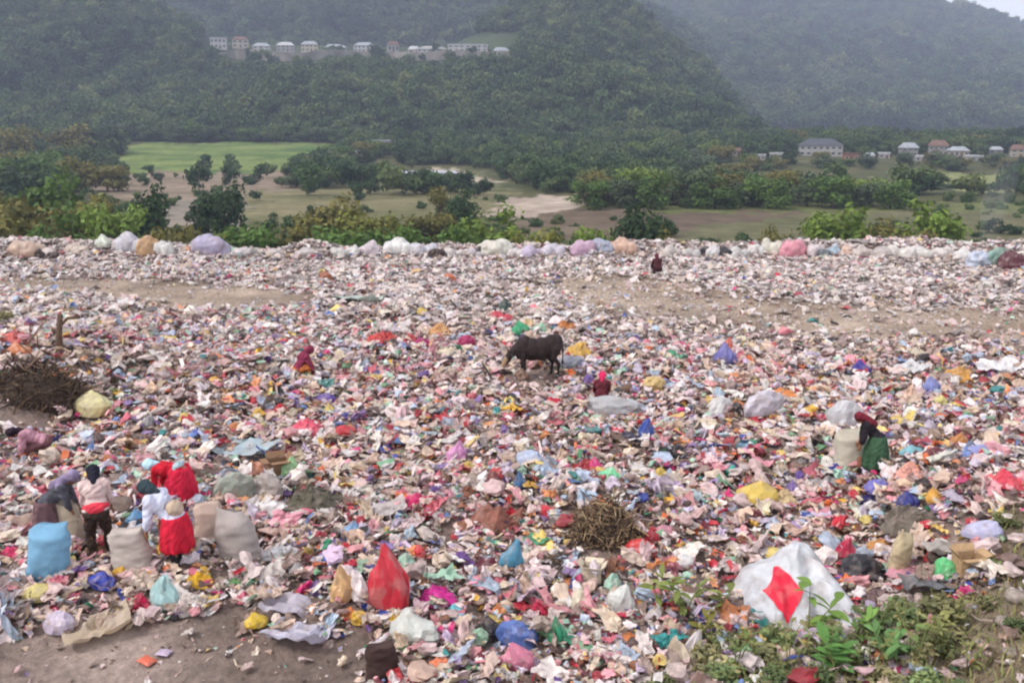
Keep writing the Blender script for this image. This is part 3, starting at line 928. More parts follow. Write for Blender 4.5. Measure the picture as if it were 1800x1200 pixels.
def sack_mesh(seed, mouth='tied'):
    """a stuffed woven sack, slumped and wrinkled: unit height 1, width about 0.62"""
    rg = np.random.default_rng(seed)
    na, nz_ = 40, 30
    V = []
    lx, ly = rg.uniform(-0.10, 0.10), rg.uniform(-0.05, 0.08)
    b1, b2, ph = rg.uniform(0.05, 0.12), rg.uniform(0.02, 0.06), rg.uniform(0, 6)
    for j in range(nz_):
        t = j / (nz_ - 1)
        w = 0.29 * (1.06 - 0.20 * t + b1 * math.sin(t * math.pi * 0.9 + 0.3) + b2 * math.sin(t * 7 + ph)) * (0.80 + 0.20 * min(1, t * 9))
        d = w * (0.66 - 0.12 * t)
        tw = 0.0
        if mouth == 'tied' and t > 0.80:
            k = (t - 0.80) / 0.20; d *= (1 - 0.80 * k); w *= (1 + 0.03 * math.sin(k * 3) - 0.10 * k)
        for i in range(na):
            a = 2 * math.pi * i / na
            c, s_ = math.cos(a), math.sin(a)
            e = 0.92
            x = w * math.copysign(abs(c) ** e, c); y = d * math.copysign(abs(s_) ** e, s_)
            top = 0.0
            if t > 0.9: top = 0.035 * math.sin(a * 3 + ph) * (t - 0.9) / 0.1 + 0.05 * c * (1 if seed % 2 else -1) * (t - 0.9) / 0.1
            V.append((x + lx * t * t, y + ly * t, t + top))
    v = np.array(V)
    p = v * 1.0 + seed * 2.1
    dr = 0.34 * (n3(p, 3.2, seed) - 0.5) + 0.07 * crease(p * np.array([1, 1, 1.5]), 4, seed + 2) + 0.06 * crease(p * np.array([1.6, 1.5, 2.0]), 6, seed + 7) + 0.035 * crease(p, 13, seed + 11)
    v[:, 0] *= 1 + dr; v[:, 1] *= 1 + dr * 1.6
    v[:, 2] += 0.10 * (n3(p, 2, seed + 6) - 0.5) * v[:, 2]
    f = list(map(tuple, grid_faces(na, nz_, True)))
    me = bpy.data.meshes.new('sack')
    top = na * (nz_ - 1)
    if mouth == 'open':                       # rim turns in and the filling shows
        vv = [tuple(q) for q in v] + [(q[0] * 0.88, q[1] * 0.88, q[2] - 0.05) for q in v[top:]]
        for i in range(na): f.append((top + i, top + (i + 1) % na, top + na + (i + 1) % na, top + na + i))
        f.append(tuple(range(top + na, top + 2 * na)))
    else:
        vv = [tuple(q) for q in v]; f.append(tuple(range(top, top + na)))
    f.append(tuple(range(na))[::-1])
    me.from_pydata(vv, [], f)
    me.polygons.foreach_set('use_smooth', [True] * len(me.polygons)); me.update()
    me.materials.append(M_SACK); return me

def heap_mesh(seed):
    """a covered heap of bagged waste: lumpy, creased, unit width"""
    rg = np.random.default_rng(seed)
    v, f = ICO4; v = v.copy()
    cs = [(rg.uniform(-0.30, 0.30), rg.uniform(-0.16, 0.16), rg.uniform(0.0, 0.16), rg.uniform(0.17, 0.27)) for _ in range(8)]
    d = v / np.linalg.norm(v, axis=1)[:, None]
    best = np.full(len(v), 0.16)
    for (cx, cy, cz, cr) in cs:                   # outline of the joined bags seen from the middle
        c = np.array([cx, cy, cz]); b = d @ c; disc = b * b - (c @ c - cr * cr)
        hitd = np.where(disc > 0, b + np.sqrt(np.maximum(disc, 0)), 0)
        best = np.maximum(best, hitd)
    p = d + seed * 1.7
    v = d * (best * (1 + 0.16 * crease(p, 3.2, seed) * 0.5 + 0.10 * (n3(p, 7, seed + 3) - 0.5)))[:, None]
    v[:, 2] = np.where(v[:, 2] < 0, v[:, 2] * 0.3, v[:, 2]) * 1.35 + 0.04
    me = mesh_np('heap', v, f, None, False); me.materials.append(M_BAG); return me

def packet_mesh(seed):
    n, m = 9, 7
    X, Y = np.meshgrid(np.linspace(-0.5, 0.5, n), np.linspace(-0.35, 0.35, m), indexing='ij')
    p = np.stack([X.ravel(), Y.ravel(), 0 * X.ravel()], 1)
    b = np.clip(1 - (2 * np.abs(p[:, 0])) ** 4, 0, 1) * np.clip(1 - (np.abs(p[:, 1]) / 0.35) ** 4, 0, 1)
    z = b * (0.10 + 0.12 * n3(p, 4, seed)) + 0.05 * n3(p, 7, seed + 3)
    top = np.stack([p[:, 0], p[:, 1], z + 0.03], 1); bot = np.stack([p[:, 0], p[:, 1], 0.02 - b * 0.03], 1)
    g_ = grid_faces(m, n)
    me = mesh_np('packet', np.concatenate([top, bot]), np.concatenate([g_, g_[:, ::-1] + n * m]), None, False)
    me.materials.append(M_BAG); return me

def box_mesh(seed):
    """an open carton with four flaps"""
    rg = random.Random(seed); bm = bmesh.new()
    w, d, h, t = 0.5, 0.36, 0.4, 0.012
    box(bm, (0, 0, t / 2), (2 * w * 0.5, 2 * d * 0.5, t))
    for s in (-1, 1):
        box(bm, (s * (w / 2 - t / 2), 0, h / 2 + t / 2), (t, d, h)); box(bm, (0, s * (d / 2 - t / 2), h / 2 + t / 2), (w - 2 * t, t, h))
    for s in (-1, 1):
        for ax in 'xy':
            a = rg.uniform(0.4, 1.6); L = 0.16
            ww = d if ax == 'x' else w - 0.03
            base = Vector((s * w / 2, 0, h + t)) if ax == 'x' else Vector((0, s * d / 2, h + t))
            dirv = (Vector((s * math.sin(a), 0, math.cos(a))) if ax == 'x' else Vector((0, s * math.sin(a), math.cos(a))))
            side = Vector((0, ww / 2, 0)) if ax == 'x' else Vector((ww / 2, 0, 0))
            nrm = dirv.cross(side).normalized() * t * 0.5
            q = [base - side, base + side, base + side + dirv * L, base - side + dirv * L]
            lo = [bm.verts.new(k - nrm) for k in q]; hi = [bm.verts.new(k + nrm) for k in q]
            bm.faces.new(lo[::-1]); bm.faces.new(hi)
            for i in range(4): bm.faces.new((lo[i], lo[(i + 1) % 4], hi[(i + 1) % 4], hi[i]))
    bmesh.ops.scale(bm, vec=(1.8, 1.8, 1.8), verts=bm.verts)
    me = mesh_bm('carton', bm); me.materials.append(M_CARD); return me

def bottle_mesh():
    bm = bmesh.new()
    prof = [(0.0, 0.10), (0.03, 0.13), (0.30, 0.13), (0.34, 0.115), (0.38, 0.13), (0.62, 0.13), (0.78, 0.07), (0.86, 0.045), (0.93, 0.045)]
    tube(bm, [(p[0] - 0.46, 0, 0.12) for p in prof], [p[1] for p in prof], 12)
    me = mesh_bm('bottle', bm, True); me.materials.append(M_BAG); return me
def cap_mesh():
    bm = bmesh.new(); tube(bm, [(0.465, 0, 0.12), (0.53, 0, 0.12)], [0.055, 0.055], 10)
    me = mesh_bm('cap', bm); me.materials.append(M_CARD); return me

SHAPES = {
    'bag': [bag_mesh(i + 1) for i in range(8)],
    'lump': [bag_mesh(i + 31, False) for i in range(5)],
    'cloth': [cloth_mesh(i + 1) for i in range(8)],
    'sheet': [sheet_mesh(i + 1) for i in range(8)],
    'heap': [heap_mesh(i + 1) for i in range(6)],
    'packet': [packet_mesh(i + 1) for i in range(4)],
    'box': [box_mesh(i + 1) for i in range(3)],
    'bottle': [bottle_mesh()],
    'sack': [sack_mesh(i + 1) for i in range(3)],
    'opensack': [sack_mesh(i + 11, 'open') for i in range(2)],
}
NAMES = {'bag': 'plastic_bag', 'lump': 'stuffed_plastic_bag', 'cloth': 'discarded_cloth', 'sheet': 'plastic_sheet', 'heap': 'covered_heap',
         'packet': 'snack_packet', 'box': 'cardboard_carton', 'bottle': 'plastic_bottle', 'sack': 'woven_sack', 'opensack': 'woven_sack'}
CATS = {'bag': 'plastic bag', 'lump': 'plastic bag', 'cloth': 'cloth', 'sheet': 'plastic sheet', 'heap': 'heap', 'packet': 'packet', 'box': 'box',
        'bottle': 'bottle', 'sack': 'sack', 'opensack': 'sack'}
CAP = cap_mesh()
COUNT = {}
LABELS = set()
LANDMARKS = []
TAKEN = []            # ground discs kept free of loose litter

def item(shape, u, vb, wpx, hpx, rgb, label, group=None, lift=0.0, rz=None, tilt=0.0, mark=None, k=0.92):
    """one discarded thing whose foot is at photo column u, row vb, about wpx x hpx photo pixels"""
    x, y, z = hit(u, vb)
    s = mpp(x, y, z)
    W, Hh = wpx * s, hpx * s
    i = COUNT.get(shape, 0); COUNT[shape] = i + 1
    me = SHAPES[shape][i % len(SHAPES[shape])]
    if shape in ('sack', 'opensack'):
        sc = (W / 0.64, W / 0.64, Hh)
    else:
        zmax = {'bag': 0.75, 'lump': 0.6, 'cloth': 0.42, 'sheet': 0.5, 'heap': 0.62, 'packet': 0.22, 'box': 0.8, 'bottle': 0.26}[shape]
        wid = {'box': 0.95}.get(shape, 1.0)
        sc = (W / wid, W / wid * (0.8 if shape != 'box' else 1), max(0.3 * W, Hh * 0.95) / zmax)
        if shape in ('cloth', 'sheet'): sc = (sc[0], sc[1], min(sc[2], 1.05 * W))
        if shape in ('packet', 'bottle', 'box'): sc = (W / wid,) * 3
    o = link(NAMES[shape], me, None, None, (x, y + (0.25 * W if shape not in ('sack', 'opensack') else 0.1), z - 0.03 + lift + (0.07 if group in (MID, FRONT) and shape not in ('sack', 'opensack') else 0)),
             (tilt, RNG.uniform(-0.1, 0.1), RNG.uniform(-0.6, 0.6) if rz is None else rz), sc, lin(rgb, k))
    if shape == 'bottle': link('cap', CAP, None, o, color=lin((60, 90, 170)))
    tag(o, label, CATS[shape], group)
    LABELS.add(label)
    TAKEN.append((x, y + 0.25 * W, W * 0.42))
    if mark: LANDMARKS.append((mark, u, vb))
    return o

# the row of covered heaps and bundles along the far brow
MID = 'things discarded on the middle of the dump'
FRONT = 'things discarded in the foreground'
BROW = 'heaps and bundles along the far brow'
for t in [
    ('heap', 32, 452, 70, 30, (206, 178, 158), 'peach coloured covered heap at the left end of the far brow', 'peach heap'),
    ('bag', 180, 436, 28, 20, (206, 212, 198), 'pale green bundle poking above the far brow', 'pale green bundle'),
    ('heap', 224, 446, 60, 36, (204, 200, 208), 'white lilac covered heap on the far brow', 'white lilac heap'),
    ('lump', 258, 450, 28, 28, (206, 168, 128), 'tan orange bundle between two white heaps on the brow', 'tan bundle'),
    ('heap', 286, 450, 34, 26, (218, 216, 212), 'white bundle right of the tan orange bundle', None),
    ('heap', 357, 448, 72, 36, (182, 174, 200), 'lavender covered heap on the far brow', 'lavender heap'),
    ('bag', 648, 450, 36, 28, (222, 208, 214), 'pale pink bag on the far brow', 'pale pink bag'),
    ('heap', 700, 450, 54, 30, (226, 224, 222), 'white covered bag right of the pale pink bag', 'white brow bag'),
    ('heap', 748, 450, 44, 24, (210, 206, 214), 'white lilac bundle left of the dark brown bundle', None),
    ('heap', 868, 450, 68, 30, (222, 218, 206), 'long cream covered heap with a dark mouth on the brow', 'cream heap'),
    ('lump', 845, 448, 22, 12, (62, 56, 58), 'dark lump standing in for the shaded mouth of the cream heap', None),  # no bag: a dark solid imitates the shade inside the heap's opening
    ('heap', 935, 452, 44, 20, (204, 190, 212), 'lilac bundle right of the cream heap', 'lilac bundle'),
    ('heap', 974, 451, 42, 22, (214, 206, 218), 'pale lavender bundle left of the mauve heap', None),
    ('heap', 1022, 450, 50, 28, (206, 172, 196), 'mauve pink covered heap on the far brow', 'mauve heap'),
    ('lump', 1057, 444, 40, 22, (166, 172, 192), 'blue grey bundle between mauve and peach orange heaps', None),
    ('heap', 1097, 450, 50, 30, (216, 180, 160), 'peach orange covered heap left of the dark tree', 'peach orange heap'),
    ('heap', 1360, 449, 32, 30, (222, 218, 204), 'cream bundle left of the pink heap on the brow', 'cream bundle'),
    ('heap', 1396, 453, 50, 33, (222, 150, 164), 'bright pink covered heap on the far brow', 'pink brow heap'),
    ('bag', 1468, 450, 24, 20, (186, 206, 224), 'light blue bundle right of the pink heap', 'light blue bundle'),
    ('lump', 1492, 450, 28, 18, (216, 186, 170), 'peach bundle beside the light blue bundle', None),
    ('heap', 1300, 456, 42, 22, (214, 210, 208), 'small white bundle left of the cream bundle', 'small white bundle'),
    ('heap', 1215, 455, 40, 18, (200, 194, 190), 'greyish white bundle right of the dark tree on the brow', None),
    ('heap', 1560, 456, 60, 22, (192, 182, 178), 'grey covered heap below the olive bush on the brow', None),
    ('heap', 1622, 455, 46, 20, (214, 210, 206), 'white bundle below the rounded bright green tree', None),
    ('lump', 1728, 472, 46, 28, (196, 204, 222), 'light blue white bundle near the right end of the brow', 'light blue white bundle'),
    ('lump', 1758, 466, 34, 24, (138, 172, 160), 'teal green bundle right of the light blue white one', None),
    ('lump', 1786, 474, 42, 26, (98, 52, 62), 'maroon bundle at the right end of the brow', 'maroon bundle'),
    ('heap', 800, 452, 34, 16, (216, 206, 204), 'small pale bundle left of the cream heap', None),
    ('heap', 590, 452, 40, 18, (208, 204, 198), 'off white bundle right of the lavender heap', None),
    ('lump', 768, 458, 30, 20, (66, 50, 46), 'dark brown bundle on the brow before white bags', 'dark brown bundle'),
    ('lump', 64, 456, 30, 18, (62, 46, 46), 'dark brown lump right of the peach heap', None),
    ('lump', 92, 460, 22, 16, (70, 52, 52), 'smaller dark brown lump beside a white bag', None),
    ('bag', 80, 452, 22, 20, (224, 212, 206), 'white bag between two dark brown lumps', None),
    ('lump', 1240, 450, 20, 14, (58, 54, 58), 'black bag on the brow left of the small white bundle', None),
    ('lump', 1276, 454, 28, 16, (50, 48, 54), 'black bag lying against the small white bundle', None),
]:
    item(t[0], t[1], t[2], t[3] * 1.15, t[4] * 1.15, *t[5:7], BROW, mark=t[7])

for (sh_, u, v, w, h, c, lab) in [
    ('heap', 1182, 452, 36, 22, (206, 196, 190), 'pale bundle directly right of the dark tree on the brow'),
    ('bag', 1256, 452, 26, 22, (222, 218, 220), 'white bag between the two black bags on the brow'),
    ('heap', 1332, 451, 34, 22, (224, 220, 218), 'white heap between small white and cream bundles'),
    ('heap', 1432, 452, 36, 24, (220, 206, 208), 'pale rose heap right of the bright pink heap'),
    ('lump', 1450, 454, 24, 16, (96, 108, 116), 'slate grey bag left of the light blue bundle'),
    ('heap', 1522, 454, 40, 22, (204, 190, 184), 'pale brown heap right of the peach bundle'),
    ('heap', 1590, 454, 44, 24, (222, 216, 210), 'off white heap right of the grey covered heap'),
    ('heap', 1660, 456, 46, 24, (216, 208, 204), 'off white heap right of the white bundle under the rounded tree'),
    ('bag', 1696, 460, 34, 24, (226, 222, 220), 'white bag left of the light blue white bundle'),
    ('heap', 832, 452, 30, 16, (206, 198, 206), 'little lilac heap touching the cream heap on its left'),
    ('heap', 908, 453, 34, 18, (224, 216, 214), 'white heap touching the cream heap on its right'),
    ('bag', 618, 450, 26, 20, (226, 222, 218), 'white bag left of the pale pink bag'),
    ('heap', 480, 452, 44, 16, (206, 196, 192), 'low pale heap right of the lavender heap'),
    ('heap', 538, 452, 40, 16, (200, 192, 190), 'low grey heap left of the off white bundle'),
    ('heap', 132, 446, 44, 18, (206, 190, 176), 'beige heap left of the pale green bundle'),
    ('heap', 420, 450, 40, 16, (214, 206, 206), 'low white heap just right of the lavender heap'),
]:
    item(sh_, u, v, w * 1.1, h * 1.1, c, lab, BROW)

MID = 'things discarded on the middle of the dump'
for t in [
    ('lump', 571, 498, 30, 20, (170, 100, 68), 'rusty orange bundle in front of the far dirt strip', 'rusty orange bundle'),
    ('lump', 789, 498, 24, 16, (204, 112, 76), 'orange red bundle below the dark brown bundle', None),
    ('sheet', 628, 538, 90, 30, (184, 196, 186), 'pale grey green plastic sheet at mid distance', 'pale green sheet'),
    ('cloth', 670, 606, 60, 30, (196, 84, 82), 'red cloth heap behind the magenta rag', 'red cloth heap'),
    ('bag', 742, 556, 26, 14, (222, 190, 96), 'small yellow bag at mid distance', None),
    ('cloth', 772, 592, 64, 22, (208, 160, 112), 'tan orange cloth right of the red cloth heap', None),
    ('cloth', 740, 612, 38, 20, (186, 76, 128), 'magenta rag right below the red cloth heap', None),
    ('lump', 819, 614, 26, 20, (184, 58, 108), 'deep pink bag left of the cow', None),
    ('bag', 917, 592, 32, 24, (52, 160, 112), 'emerald green bag just behind the cow', 'emerald bag'),
    ('bag', 948, 590, 30, 24, (158, 200, 172), 'pale mint bag above the back of the cow', None),
    ('cloth', 876, 566, 44, 34, (196, 88, 100), 'pinkish red cloth heap behind the emerald bag', None),
    ('lump', 888, 552, 26, 20, (60, 84, 76), 'dark green bag on the pinkish red cloth', None),
    ('cloth', 1000, 584, 46, 24, (180, 118, 74), 'orange brown cloth above the yellow bag', None),
    ('bag', 1018, 634, 52, 32, (228, 182, 84), 'yellow orange bag right of the cow', 'yellow orange bag'),
    ('lump', 1004, 652, 50, 24, (150, 152, 166), 'blue grey bag under the yellow orange bag', None),
    ('sheet', 700, 672, 34, 44, (222, 222, 226), 'upright white sheet left of the leaning stick', 'upright white sheet'),
    ('bag', 571, 712, 38, 22, (92, 64, 150), 'purple bag below the crouching figure in maroon', 'purple bag'),
    ('cloth', 490, 728, 34, 20, (190, 62, 72), 'small red cloth left of the purple bag', None),
    ('cloth', 541, 764, 76, 24, (208, 92, 112), 'pinkish red cloth strip below the purple bag', 'pinkish red strip'),
    ('bag', 155, 736, 58, 50, (232, 222, 168), 'pale yellow bag right of the debris mound', 'pale yellow bag'),
    ('cloth', 102, 668, 38, 24, (222, 130, 62), 'bright orange cloth at the foot of the debris mound', None),
    ('cloth', 18, 606, 60, 40, (218, 122, 116), 'salmon pink cloth on top of the debris mound', None),
    ('bag', 26, 630, 44, 24, (214, 132, 88), 'orange bag on the debris mound below the salmon cloth', None),
    ('sheet', 706, 784, 56, 24, (92, 130, 190), 'blue sheet in front of the pink white bag', 'blue sheet'),
    ('bag', 802, 820, 40, 44, (222, 150, 202), 'pink and white bag in the middle of the dump', 'pink white bag'),
    ('lump', 866, 860, 36, 28, (120, 56, 56), 'dark red round bag left of the small blue bag', 'dark red bag'),
    ('bag', 915, 864, 26, 30, (74, 112, 156), 'small blue bag right of the dark red bag', None),
    ('bag', 1046, 838, 32, 28, (220, 56, 130), 'hot pink bag touching a mint green bag', 'hot pink bag'),
    ('bag', 1072, 850, 42, 28, (132, 222, 168), 'bright mint green bag beside the hot pink bag', None),
    ('sheet', 1046, 766, 46, 22, (72, 142, 146), 'teal sheet left of the blue bag', None),
    ('bag', 1136, 776, 38, 40, (74, 98, 180), 'blue bag in the middle right of the dump', 'blue bag'),
    ('lump', 1106, 784, 34, 20, (56, 54, 74), 'dark navy bag at the left foot of the blue bag', None),
    ('bag', 930, 826, 50, 40, (182, 194, 220), 'pale blue bag above a dark rag', None),
    ('cloth', 918, 838, 44, 16, (62, 54, 60), 'dark rag below the pale blue bag', None),
    ('bag', 1336, 896, 66, 46, (220, 190, 96), 'yellow carrier bag with a beige fold on the right', 'yellow carrier bag'),
    ('cloth', 1384, 892, 60, 26, (206, 184, 144), 'beige cloth touching the yellow carrier bag', None),
    ('bag', 1274, 646, 40, 40, (118, 116, 180), 'blue violet bag with an orange top', 'blue violet bag'),
    ('bag', 1279, 618, 22, 24, (224, 110, 84), 'orange red bag above the blue violet bag', None),
    ('bag', 1517, 660, 38, 24, (74, 64, 150), 'deep violet bag beside a red rag', 'deep violet bag'),
    ('cloth', 1484, 654, 26, 16, (204, 64, 68), 'red rag left of the deep violet bag', None),
    ('cloth', 1506, 638, 40, 16, (220, 158, 168), 'pink cloth above the deep violet bag', None),
    ('sheet', 1602, 664, 70, 36, (220, 220, 220), 'white sheet right of the deep violet bag', 'white sheet on the right'),
    ('cloth', 1690, 672, 66, 24, (204, 152, 82), 'orange tan long roll of cloth', 'orange tan roll'),
    ('sheet', 1772, 660, 80, 46, (230, 228, 230), 'bright white sheet at the right edge', 'bright white sheet'),
    ('bag', 1640, 694, 36, 28, (134, 142, 200), 'blue lilac bag below the orange tan roll', None),
    ('bag', 1652, 716, 32, 20, (224, 214, 140), 'lemon yellow bag under the blue lilac bag', None),
    ('lump', 1346, 736, 66, 40, (206, 198, 208), 'white lilac stuffed bag in the right middle', 'white lilac stuffed bag'),
    ('lump', 1270, 736, 54, 32, (214, 212, 212), 'white bag with a dark right side', None),
    ('lump', 1296, 734, 20, 26, (64, 62, 66), 'dark rag bag at the side of the white bag', None),
    ('cloth', 1380, 706, 66, 18, (214, 140, 88), 'orange cloth above the white lilac stuffed bag', None),
    ('bag', 1768, 756, 28, 28, (78, 162, 148), 'teal bag near the right edge', 'teal bag'),
    ('cloth', 1792, 752, 30, 26, (190, 66, 80), 'red cloth at the right edge beside the teal bag', None),
    ('bag', 1730, 812, 54, 32, (156, 160, 214), 'lavender blue bag near the right edge', 'lavender blue bag'),
    ('cloth', 1662, 792, 46, 28, (62, 52, 46), 'black brown cloth left of an orange bag', None),
    ('bag', 1688, 792, 30, 30, (196, 132, 74), 'orange brown bag against the black cloth', None),
    ('cloth', 1606, 850, 72, 42, (222, 160, 146), 'salmon sheet cloth below the worker in green', 'salmon cloth'),
    ('bag', 1606, 806, 44, 18, (134, 196, 210), 'light turquoise bag right of the worker in green', None),
    ('cloth', 1772, 862, 66, 32, (214, 84, 100), 'red pink cloth below the lavender blue bag', 'red pink cloth'),
    ('bag', 1546, 874, 52, 28, (124, 120, 196), 'violet blue bag below the salmon cloth', 'violet blue bag'),
    ('cloth', 1530, 892, 36, 18, (52, 50, 98), 'navy rag at the left foot of the violet blue bag', None),
    ('bag', 1602, 896, 44, 28, (62, 66, 140), 'dark blue bag left of an orange bag', None),
    ('bag', 1646, 890, 34, 26, (226, 168, 72), 'orange yellow bag right of the dark blue bag', None),
    ('bag', 1286, 842, 24, 26, (76, 176, 160), 'turquoise bag above the yellow carrier bag', None),
    ('lump', 1406, 852, 22, 22, (114, 84, 164), 'purple bag right above the yellow carrier bag', None),
    ('sheet', 1302, 794, 46, 20, (146, 186, 208), 'light blue sheet right of the blue bag', None),
    ('cloth', 975, 712, 30, 20, (196, 60, 80), 'crimson rag below the cow', None),
    ('cloth', 905, 706, 44, 22, (146, 116, 104), 'grey brown cloth at the feet of the cow', None),
    ('lump', 1150, 690, 44, 26, (226, 196, 130), 'pale orange bag right of the crouching worker in pink scarf', None),
    ('lump', 1075, 735, 90, 28, (178, 178, 182), 'long grey sack in front of the pink scarf worker', 'long grey sack'),
]:
    item(*t[:7], MID, mark=t[7])

